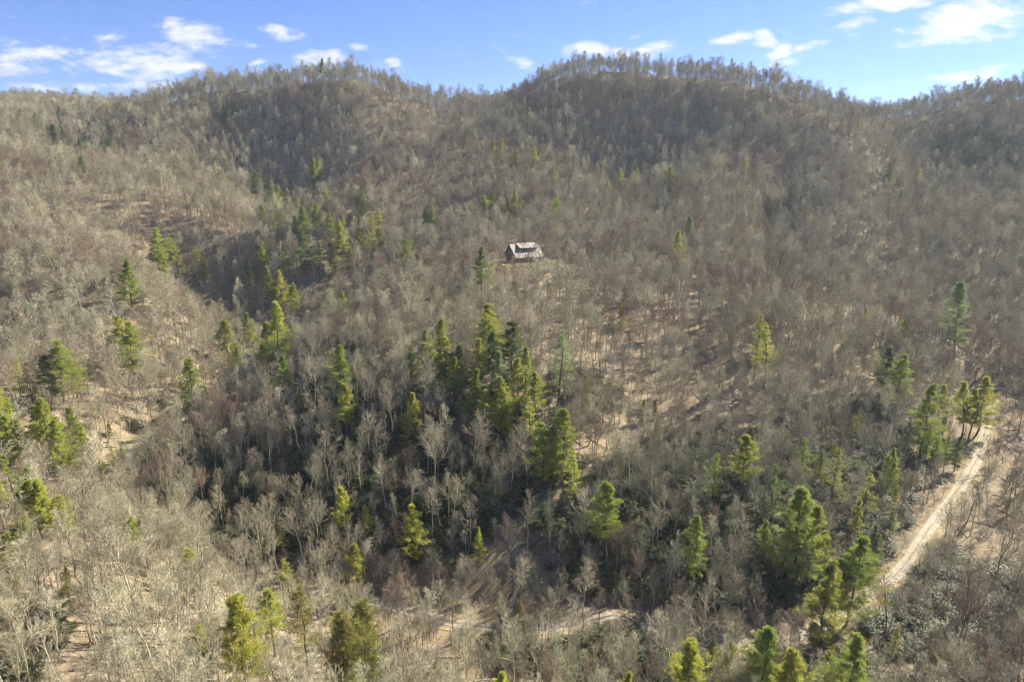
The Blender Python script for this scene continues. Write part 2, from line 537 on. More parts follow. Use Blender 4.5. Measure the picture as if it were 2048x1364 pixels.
M = {
    'ground': ground_material(),
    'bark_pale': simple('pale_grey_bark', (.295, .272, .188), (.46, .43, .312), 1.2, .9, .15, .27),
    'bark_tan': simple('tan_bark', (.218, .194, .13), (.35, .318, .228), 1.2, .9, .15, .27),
    'bark_red': simple('reddish_bark', (.175, .13, .098), (.285, .215, .16), 1.2, .9, .15, .27),
    'bark_pine': simple('pine_bark', (.07, .055, .043), (.15, .12, .095), 2.0, .9, .15, .1),
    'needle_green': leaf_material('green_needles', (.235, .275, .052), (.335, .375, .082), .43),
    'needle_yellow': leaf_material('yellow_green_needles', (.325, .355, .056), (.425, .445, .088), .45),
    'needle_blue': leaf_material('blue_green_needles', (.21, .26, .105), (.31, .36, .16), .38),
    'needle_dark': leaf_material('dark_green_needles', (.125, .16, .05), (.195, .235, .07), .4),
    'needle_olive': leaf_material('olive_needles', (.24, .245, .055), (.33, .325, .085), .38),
    'leaf_shrub': leaf_material('glossy_shrub_leaves', (.03, .043, .015), (.07, .085, .03), .2, .55, .35, .25),
    'gravel': simple('gravel_road_surface', (.25, .222, .18), (.35, .315, .26), .9, .95, .1, 0, .015, 6),
    'dirt': simple('dirt_lane_surface', (.30, .25, .175), (.42, .36, .26), 1.6, .95, .1, 0, .05, 6),
    'shoulder': simple('dry_grass_shoulder', (.17, .135, .08), (.28, .225, .14), .8, .95, .1, 0, .1, 6),
    'lawn': simple('mown_lawn', (.13, .135, .05), (.22, .195, .095), .5, .9, .1, 0, .05, 6),
    'roof': simple('weathered_grey_roof', (.185, .17, .15), (.26, .24, .212), 1.5, .6, .3, 0, .01),
    'log_wall': simple('brown_log_wall', (.10, .055, .035), (.17, .095, .06), 2.5, .8, .2, 0, .02),
    'deck': simple('tan_deck_boards', (.35, .26, .17), (.48, .37, .25), 3, .8, .2, 0, .01),
    'trim': simple('white_trim', (.62, .60, .55), (.72, .70, .66), 3, .6, .3),
    'stone': simple('grey_stone', (.20, .19, .18), (.38, .36, .33), 1.5, .9, .2, 0, .08),
    'fresh_log': simple('orange_fallen_wood', (.34, .17, .06), (.48, .27, .11), 3, .8, .2, 0, .02),
}
mg, tg, bgl = material('window_glass')
bgl.inputs['Base Color'].default_value = (.03, .035, .04, 1)
bgl.inputs['Roughness'].default_value = .08
M['glass'] = mg

COL = SC.collection


def mesh_from(name, V, FQ=None, FT=None, mats=(), matidx=None, smooth=False):
    """Mesh from numpy vertices, quads and triangles (quads first)."""
    me = bpy.data.meshes.new(name)
    FQ = np.zeros((0, 4), int) if FQ is None else np.asarray(FQ)
    FT = np.zeros((0, 3), int) if FT is None else np.asarray(FT)
    nv, nq, nt = len(V), len(FQ), len(FT)
    me.vertices.add(nv)
    me.vertices.foreach_set('co', np.asarray(V, np.float32).ravel())
    me.loops.add(nq * 4 + nt * 3)
    me.loops.foreach_set('vertex_index', np.r_[FQ.ravel(), FT.ravel()].astype(np.int32))
    me.polygons.add(nq + nt)
    me.polygons.foreach_set('loop_start', np.r_[np.arange(nq) * 4, nq * 4 + np.arange(nt) * 3].astype(np.int32))
    for m in mats:
        me.materials.append(m)
    if matidx is not None:
        me.polygons.foreach_set('material_index', np.asarray(matidx, np.int32))
    me.polygons.foreach_set('use_smooth', np.full(nq + nt, smooth))
    me.update(calc_edges=True)
    return me


def add(name, me, parent=None, **props):
    o = bpy.data.objects.new(name, me)
    COL.objects.link(o)
    if parent is not None:
        o.parent = parent
    for k_, v_ in props.items():
        o[k_] = v_
    return o


nx, ny = len(XS), len(YS)
idx = np.arange(nx * ny).reshape(ny, nx)
quads = np.stack([idx[:-1, :-1], idx[:-1, 1:], idx[1:, 1:], idx[1:, :-1]], -1).reshape(-1, 4)
terr = add('terrain', mesh_from('terrain', np.stack([GX, GY, HZ], -1).reshape(-1, 3), quads, mats=[M['ground']], smooth=True), kind='structure')


def ribbon(name, ln, w0, w1, lift, mat, seed, wob=.25, rows=7):
    """Strip draped on the ground between two offsets from a centre line."""
    rng = np.random.default_rng(seed)
    d = np.gradient(ln[:, :2], axis=0)
    d /= np.linalg.norm(d, axis=1, keepdims=True)
    nrm = np.c_[-d[:, 1], d[:, 0]]
    n = len(ln)
    ea = w0 + wob * vnoise(np.arange(n) * .55, np.zeros(n), seed)
    eb = w1 + wob * vnoise(np.arange(n) * .55, np.ones(n) * 7, seed + 1)
    tt = np.linspace(0, 1, rows)
    off = ea[:, None] * (1 - tt) + eb[:, None] * tt
    P = ln[:, None, :2] + nrm[:, None] * off[..., None]
    Z = ground(P[..., 0], P[..., 1]) + lift
    V = np.concatenate([P, Z[..., None]], -1).reshape(-1, 3)
    ii = np.arange(n * rows).reshape(n, rows)
    q = np.stack([ii[:-1, :-1], ii[1:, :-1], ii[1:, 1:], ii[:-1, 1:]], -1).reshape(-1, 4)[:, ::-1]
    return add(name, mesh_from(name, V, q, mats=[mat], smooth=True), kind='structure')


ribbon('road_verge', ROADS['road'][0], -2.6, 2.4, .10, M['shoulder'], 5, .9, 9)
ribbon('gravel_road', ROADS['road'][0], -1.3, 1.3, .16, M['gravel'], 6, .2)
ribbon('road_crown', ROADS['road'][0], -.22, .22, .185, M['shoulder'], 16, .22, 3)
ribbon('lane_verge', ROADS['lane'][0], -3.6, 3.6, .10, M['lawn'], 7, 1.5, 9)
ribbon('dirt_lane', ROADS['lane'][0], -1.5, 1.5, .16, M['dirt'], 8, .3)
ribbon('house_driveway', ROADS['drive'][0], -2.0, 2.0, .14, M['dirt'], 9, .3)
ribbon('forest_track', ROADS['track'][0], -1.1, 1.1, .14, M['dirt'], 10, .3)


def patch(name, cx, cy, rx, ry, rot, lift, mat, seed):
    th = np.linspace(0, 2 * np.pi, 41)[:-1]
    rr = np.linspace(0, 1, 7)[1:]
    k_ = 1 + .22 * vnoise(np.cos(th) * 2, np.sin(th) * 2, seed)
    X = rr[:, None] * (rx * np.cos(th) * k_)[None]
    Y = rr[:, None] * (ry * np.sin(th) * k_)[None]
    c_, s_ = math.cos(rot), math.sin(rot)
    X, Y = np.r_[0, (X * c_ - Y * s_).ravel()] + cx, np.r_[0, (X * s_ + Y * c_).ravel()] + cy
    V = np.stack([X, Y, ground(X, Y) + lift], -1)
    ii = 1 + np.arange(6 * 40).reshape(6, 40)
    nxt = np.roll(ii, -1, 1)
    ft = np.stack([np.zeros(40, int), ii[0], nxt[0]], -1)
    fq = np.stack([ii[:-1], ii[1:], nxt[1:], nxt[:-1]], -1).reshape(-1, 4)
    return add(name, mesh_from(name, V, fq, ft, [mat], smooth=True), kind='structure')


patch('lawn', HOUSE[0] + 3, HOUSE[1] - 10, 17, 6, .25, .10, M['lawn'], 3)

# ------------------------------------------------------------------ tree growing
UP = np.array([0, 0, 1.0])


def norm(v):
    return v / np.maximum(np.linalg.norm(v, axis=-1, keepdims=True), 1e-9)


def frame(t):
    a = np.where((np.abs(t[..., 2:3]) < .9), UP, np.array([1.0, 0, 0]))
    u = norm(np.cross(t, a))
    return u, np.cross(t, u)


class Geo:
    def __init__(self):
        self.V, self.Q, self.T, self.n = [], [], [], 0

    def tubes(self, P, R, k_):
        m, n, _ = P.shape
        t = norm(np.gradient(P, axis=1))
        u, v = frame(t)
        a = np.arange(k_) * 2 * np.pi / k_
        ring = P[:, :, None] + R[:, :, None, None] * (u[:, :, None] * np.cos(a)[:, None] + v[:, :, None] * np.sin(a)[:, None])
        self.V.append(ring.reshape(-1, 3))
        ii = self.n + np.arange(m * n * k_).reshape(m, n, k_)
        nx_ = np.roll(ii, -1, 2)
        self.Q.append(np.stack([ii[:, :-1], nx_[:, :-1], nx_[:, 1:], ii[:, 1:]], -1).reshape(-1, 4))
        self.n += m * n * k_

    def spikes(self, B, D, L, r):
        """Thin three-sided spikes."""
        m = len(B)
        u, v = frame(D)
        a = np.arange(3) * 2 * np.pi / 3
        ring = B[:, None] + r * (u[:, None] * np.cos(a)[:, None] + v[:, None] * np.sin(a)[:, None])
        V = np.concatenate([ring, (B + D * L[:, None])[:, None]], 1)
        self.V.append(V.reshape(-1, 3))
        b = self.n + np.arange(m)[:, None] * 4
        self.T.append(np.concatenate([b + [0, 1, 3], b + [1, 2, 3], b + [2, 0, 3]], 0))
        self.n += m * 4

    def blades(self, B, D, L, W, S):
        """Flat pointed leaves: base, direction, length, width, side vector."""
        m = len(B)
        s = S * W[:, None] * .5
        V = np.stack([B, B + D * (L * .45)[:, None] + s, B + D * L[:, None], B + D * (L * .45)[:, None] - s], 1)
        self.V.append(V.reshape(-1, 3))
        b = self.n + np.arange(m)[:, None] * 4
        self.Q.append(b + [0, 1, 2, 3])
        self.n += m * 4

    def mesh(self, name, mats):
        Q = np.concatenate(self.Q) if self.Q else None
        T = np.concatenate(self.T) if self.T else None
        return mesh_from(name, np.concatenate(self.V), Q, T, mats, smooth=False)

    def count(self):
        return sum(len(q) * 2 for q in self.Q) + sum(len(t) for t in self.T)


def shoots(rng, P, R, c, t0, t1, ang, L, n, lift, wob, rr, lprof=None, az0=None):
    m, N, _ = P.shape
    t = t0 + (t1 - t0) * ((np.arange(c) + rng.random((m, c))) / c)
    x = np.clip(t * (N - 1), 0, N - 1.001)
    i = x.astype(int)
    f = (x - i)[..., None]
    mi = np.arange(m)[:, None]
    pos = P[mi, i] * (1 - f) + P[mi, i + 1] * f
    tan = norm(P[mi, i + 1] - P[mi, i])
    rad = R[mi, i] * (1 - f[..., 0]) + R[mi, i + 1] * f[..., 0]
    az = np.arange(c) * 2.4 + rng.random((m, 1)) * 6.28 + rng.normal(0, .35, (m, c))
    an = (ang[0] + (ang[1] - ang[0]) * t) + rng.normal(0, .12, (m, c))
    u, v = frame(tan)
    d = tan * np.cos(an)[..., None] + (u * np.cos(az)[..., None] + v * np.sin(az)[..., None]) * np.sin(an)[..., None]
    ln = np.broadcast_to(L, (m, 1)) * (np.ones_like(t) if lprof is None else lprof(t)) * rng.uniform(.7, 1.25, (m, c))
    pos, d, ln = pos.reshape(-1, 3), norm(d.reshape(-1, 3)), ln.ravel()
    pts = [pos]
    for _ in range(n - 1):
        pts.append(pts[-1] + d * (ln / (n - 1))[:, None])
        d = norm(d + UP * lift + rng.normal(0, wob, d.shape))
    Pn = np.stack(pts, 1)
    r0 = rad.ravel() * rr
    Rn = r0[:, None] * np.linspace(1, .35, n)[None]
    return Pn, Rn, ln


def bare_tree(seed, H=20.0, fork=.45, spread=1.0, lean=.0, fine=True):
    """Leafless hardwood: returns trunk-and-limb geometry and twig geometry."""
    rng = np.random.default_rng(seed)
    n = 9
    zt = np.linspace(0, 1, n)
    wx = np.cumsum(rng.normal(0, .012, n)) * H
    wy = np.cumsum(rng.normal(0, .012, n)) * H
    P = np.stack([(wx - wx[0]) + lean * H * zt ** 1.5, wy - wy[0], zt * H * .93 - .6], -1)[None]
    R = (H * .0098 * (1 - zt * .86) + .012)[None]
    R[0, 0] *= 1.35
    tr, cr = Geo(), Geo()
    tr.tubes(P, R, 6)
    prof = lambda t: 1.15 - .75 * np.clip((t - fork) / (1 - fork), 0, 1)
    LP, LR, LL = shoots(rng, P, R, 13, fork, .99, (1.05, .42), H * .285 * spread, 6, .13, .11, .64, prof)
    tr.tubes(LP, LR, 4)
    BP, BR, BL = shoots(rng, LP, LR, 6, .22, .98, (.78, .58), LL[:, None] * .48, 4, .11, .15, .68, lambda t: 1.25 - .6 * t)
    cr.tubes(BP, BR, 3)
    TP, TR, TL = shoots(rng, BP, np.maximum(BR, .02), 6, .15, 1.0, (.7, .5), np.clip(BL[:, None] * .5, .7, 1.9), 3, .14, .14, .62, lambda t: 1.2 - .5 * t)
    TR = np.maximum(TR, .015)
    if fine:
        cr.tubes(TP, TR, 3)
        FP, FR, FL = shoots(rng, TP, TR, 3, .1, 1.0, (.65, .45), np.clip(TL[:, None] * .55, .35, .95), 2, .1, .1, .6)
        cr.spikes(FP[:, 0], norm(FP[:, 1] - FP[:, 0]), FL, .014)
    else:
        cr.spikes(TP[:, 0], norm(TP[:, -1] - TP[:, 0]), TL * 1.25, .034)
        FP, FR, FL = shoots(rng, TP, TR, 2, .1, .9, (.65, .45), np.clip(TL[:, None] * .6, .4, 1.0), 2, .1, .1, .6)
        cr.spikes(FP[:, 0], norm(FP[:, 1] - FP[:, 0]), FL, .024)
    return tr, cr


PINE = {  # crown base, widest branch (share of height), whorl gap, branch per whorl, tilt low/high, density
    'full': (.20, .25, .042, 5, 1.62, .78, 1.0), 'tall': (.40, .175, .042, 5, 1.60, .78, 1.0), 'wispy': (.32, .185, .058, 4, 1.55, .78, .75),
    'young': (.07, .235, .050, 5, 1.45, .60, 1.0), 'round': (.10, .20, .048, 6, 1.25, .50, 1.1)}


def pine_tree(seed, style, H=20.0):
    rng = np.random.default_rng(seed)
    base, wide, gap, per, a_lo, a_hi, den = PINE[style]
    n = 8
    zt = np.linspace(0, 1, n)
    wx = np.cumsum(rng.normal(0, .006, n)) * H
    wy = np.cumsum(rng.normal(0, .006, n)) * H
    P = np.stack([wx - wx[0], wy - wy[0], zt * H - .6], -1)[None]
    R = (H * .0105 * (1 - zt * .93) + .012)[None]
    tr, cr = Geo(), Geo()
    tr.tubes(P, R, 6)
    hs = np.arange(base, .975, gap)
    side = rng.random() * 6.28
    pos, dirs, lens = [], [], []
    for h in hs:
        t = (h - base) / (1 - base)
        if style == 'round':
            pr = math.sqrt(max(0.02, 1 - (2 * t - .75) ** 2 / 1.65)) * (1.02 - .25 * t)
        elif style == 'young':
            pr = (1 - t) ** .95 * (1.0 if t > .06 else .8) + .02
        else:
            pr = min(1.0, .50 + t * 1.8) * (1 - t) ** .82 * (1 if t < .9 else .6) + .012
        k_ = rng.integers(per - 2, per + 1)
        a0 = rng.random() * 6.28
        wm = rng.uniform(.5, 1.2)
        for q in range(k_):
            az = a0 + q * 6.283 / k_ + rng.normal(0, .28)
            an = a_lo + (a_hi - a_lo) * t + rng.normal(0, .09)
            x = np.interp(h + rng.normal(0, .008), zt, np.arange(n))
            i = min(int(x), n - 2)
            p = P[0, i] * (1 - (x - i)) + P[0, i + 1] * (x - i)
            pos.append(p)
            dirs.append((math.sin(an) * math.cos(az), math.sin(an) * math.sin(az), math.cos(an)))
            lens.append(H * wide * pr * wm * (1 + .28 * math.cos(az - side)) * rng.choice([.45, .8, 1.0, 1.1, 1.25], p=[.12, .22, .34, .22, .10]))
    pos, d, ln = np.array(pos), np.array(dirs), np.array(lens)
    pts = [pos]
    for _ in range(4):
        pts.append(pts[-1] + d * (ln / 4)[:, None])
        d = norm(d + UP * .075 + rng.normal(0, .05, d.shape))
    BP = np.stack(pts, 1)
    BR = (.012 + ln * .010)[:, None] * np.linspace(1, .3, 5)[None]
    tr.tubes(BP, BR, 3)
    # lateral twigs lie nearly flat and carry tufts of needles
    TP, TR, TL = shoots(rng, BP, BR, 10, .20, 1.0, (.95, .6), np.clip(ln[:, None] * .36, .3, 1.5), 3, .05, .08, .6, lambda t: 1.25 - .75 * t)
    mid = TP[:, :1]
    TP = mid + (TP - mid) * np.array([1, 1, .6])
    cr.tubes(TP, np.maximum(TR, .008), 3)
    nt = max(2, int(round(4 * den)))
    tt = np.linspace(.25, 1.0, nt)
    B = np.concatenate([TP[:, 0] * (1 - t) + TP[:, -1] * t for t in tt])
    D = np.concatenate([norm(TP[:, -1] - TP[:, 0])] * nt)
    keep = rng.random(len(B)) < min(1, den)
    B, D = B[keep], D[keep]
    nb = 9
    B = np.repeat(B, nb, 0) + rng.normal(0, .11, (len(B) * nb, 3))
    D = norm(np.repeat(D, nb, 0) * .8 + rng.normal(0, .55, B.shape) + UP * .30)
    u, v = frame(D)
    a = rng.random(len(B))[:, None] * 6.28
    cr.blades(B, D, rng.uniform(.24, .46, len(B)), rng.uniform(.045, .075, len(B)), u * np.cos(a) + v * np.sin(a))
    return tr, cr


def shrub(seed, H=3.2):
    rng = np.random.default_rng(seed)
    st, fo = Geo(), Geo()
    n0 = 7
    az = rng.random(n0) * 6.28
    an = rng.uniform(.15, .75, n0)
    d = np.stack([np.sin(an) * np.cos(az), np.sin(an) * np.sin(az), np.cos(an)], -1)
    L = H * rng.uniform(.55, .85, n0)
    pts = [np.zeros((n0, 3)) - UP * .3]
    for _ in range(4):
        pts.append(pts[-1] + d * (L / 4)[:, None])
        d = norm(d + UP * .05 + rng.normal(0, .16, d.shape))
    P = np.stack(pts, 1)
    R = np.full(n0, .05)[:, None] * np.linspace(1, .4, 5)[None]
    st.tubes(P, R, 4)
    BP, BR, BL = shoots(rng, P, R, 6, .3, 1.0, (.8, .7), L[:, None] * .5, 4, .05, .15, .6)
    st.tubes(BP, BR, 3)
    TP, TR, TL = shoots(rng, BP, BR, 4, .35, 1.0, (.8, .6), BL[:, None] * .45, 2, .05, .1, .6)
    tips = TP[:, 1]
    k_ = 7
    a = np.tile(np.arange(k_) * 6.283 / k_, len(tips)) + np.repeat(rng.random(len(tips)) * 6, k_)
    B = np.repeat(tips, k_, 0)
    D = norm(np.stack([np.cos(a), np.sin(a), rng.uniform(-.25, .5, len(a))], -1))
    S = norm(np.cross(D, UP) + rng.normal(0, .2, D.shape))
    fo.blades(B, D, rng.uniform(.20, .34, len(a)), rng.uniform(.08, .12, len(a)), S)
    return st, fo


# ------------------------------------------------------------------ instancer for what nobody could count
def proto(name, geos, mats):
    """One mesh made of several geometries, each with its own material."""
    V, Q, T, qi, ti, n = [], [], [], [], [], 0
    for g_i, g in enumerate(geos):
        V += g.V
        for q in g.Q:
            Q.append(q + n)
            qi.append(np.full(len(q), g_i))
        for t in g.T:
            T.append(t + n)
            ti.append(np.full(len(t), g_i))
        n += g.n
    me = mesh_from(name, np.concatenate(V), np.concatenate(Q) if Q else None, np.concatenate(T) if T else None, mats,
                   np.concatenate(qi + ti), smooth=False)
    return bpy.data.objects.new(name, me)


def scatter(name, protos, P, rot, scl, pick, **props):
    coll = bpy.data.collections.new(name + '_kinds')
    for i, o in enumerate(protos):
        o.name = '%s_kind_%02d' % (name, i)
        coll.objects.link(o)
    me = bpy.data.meshes.new(name)
    me.vertices.add(len(P))
    me.vertices.foreach_set('co', np.asarray(P, np.float32).ravel())
    for nm, typ, dat in (('rot', 'FLOAT_VECTOR', rot), ('scl', 'FLOAT_VECTOR', scl)):
        at = me.attributes.new(nm, typ, 'POINT')
        at.data.foreach_set('vector', np.asarray(dat, np.float32).ravel())
    at = me.attributes.new('pick', 'INT', 'POINT')
    at.data.foreach_set('value', np.asarray(pick, np.int32))
    o = add(name, me, **props)
    ng = bpy.data.node_groups.new(name, 'GeometryNodeTree')
    ng.interface.new_socket('Geometry', in_out='INPUT', socket_type='NodeSocketGeometry')
    ng.interface.new_socket('Geometry', in_out='OUTPUT', socket_type='NodeSocketGeometry')
    g = NT(ng)
    gi, go = g.new('NodeGroupInput'), g.new('NodeGroupOutput')
    m2p = g.new('GeometryNodeMeshToPoints')
    g.l.new(gi.outputs[0], m2p.inputs[0])
    ci = g.new('GeometryNodeCollectionInfo')
    ci.inputs['Collection'].default_value = coll
    ci.inputs['Separate Children'].default_value = True
    ci.inputs['Reset Children'].default_value = True
    iop = g.new('GeometryNodeInstanceOnPoints')
    g.l.new(m2p.outputs[0], iop.inputs['Points'])
    g.l.new(ci.outputs[0], iop.inputs['Instance'])
    iop.inputs['Pick Instance'].default_value = True

    def attr(nm, typ):
        a_ = g.new('GeometryNodeInputNamedAttribute', data_type=typ)
        a_.inputs[0].default_value = nm
        return [s for s in a_.outputs if s.enabled][0]
    g.l.new(attr('pick', 'INT'), iop.inputs['Instance Index'])
    e2r = g.new('FunctionNodeEulerToRotation')
    g.l.new(attr('rot', 'FLOAT_VECTOR'), e2r.inputs[0])
    g.l.new(e2r.outputs[0], iop.inputs['Rotation'])
    g.l.new(attr('scl', 'FLOAT_VECTOR'), iop.inputs['Scale'])
    g.l.new(iop.outputs[0], go.inputs[0])
    md = o.modifiers.new('spread', 'NODES')
    md.node_group = ng
    return o


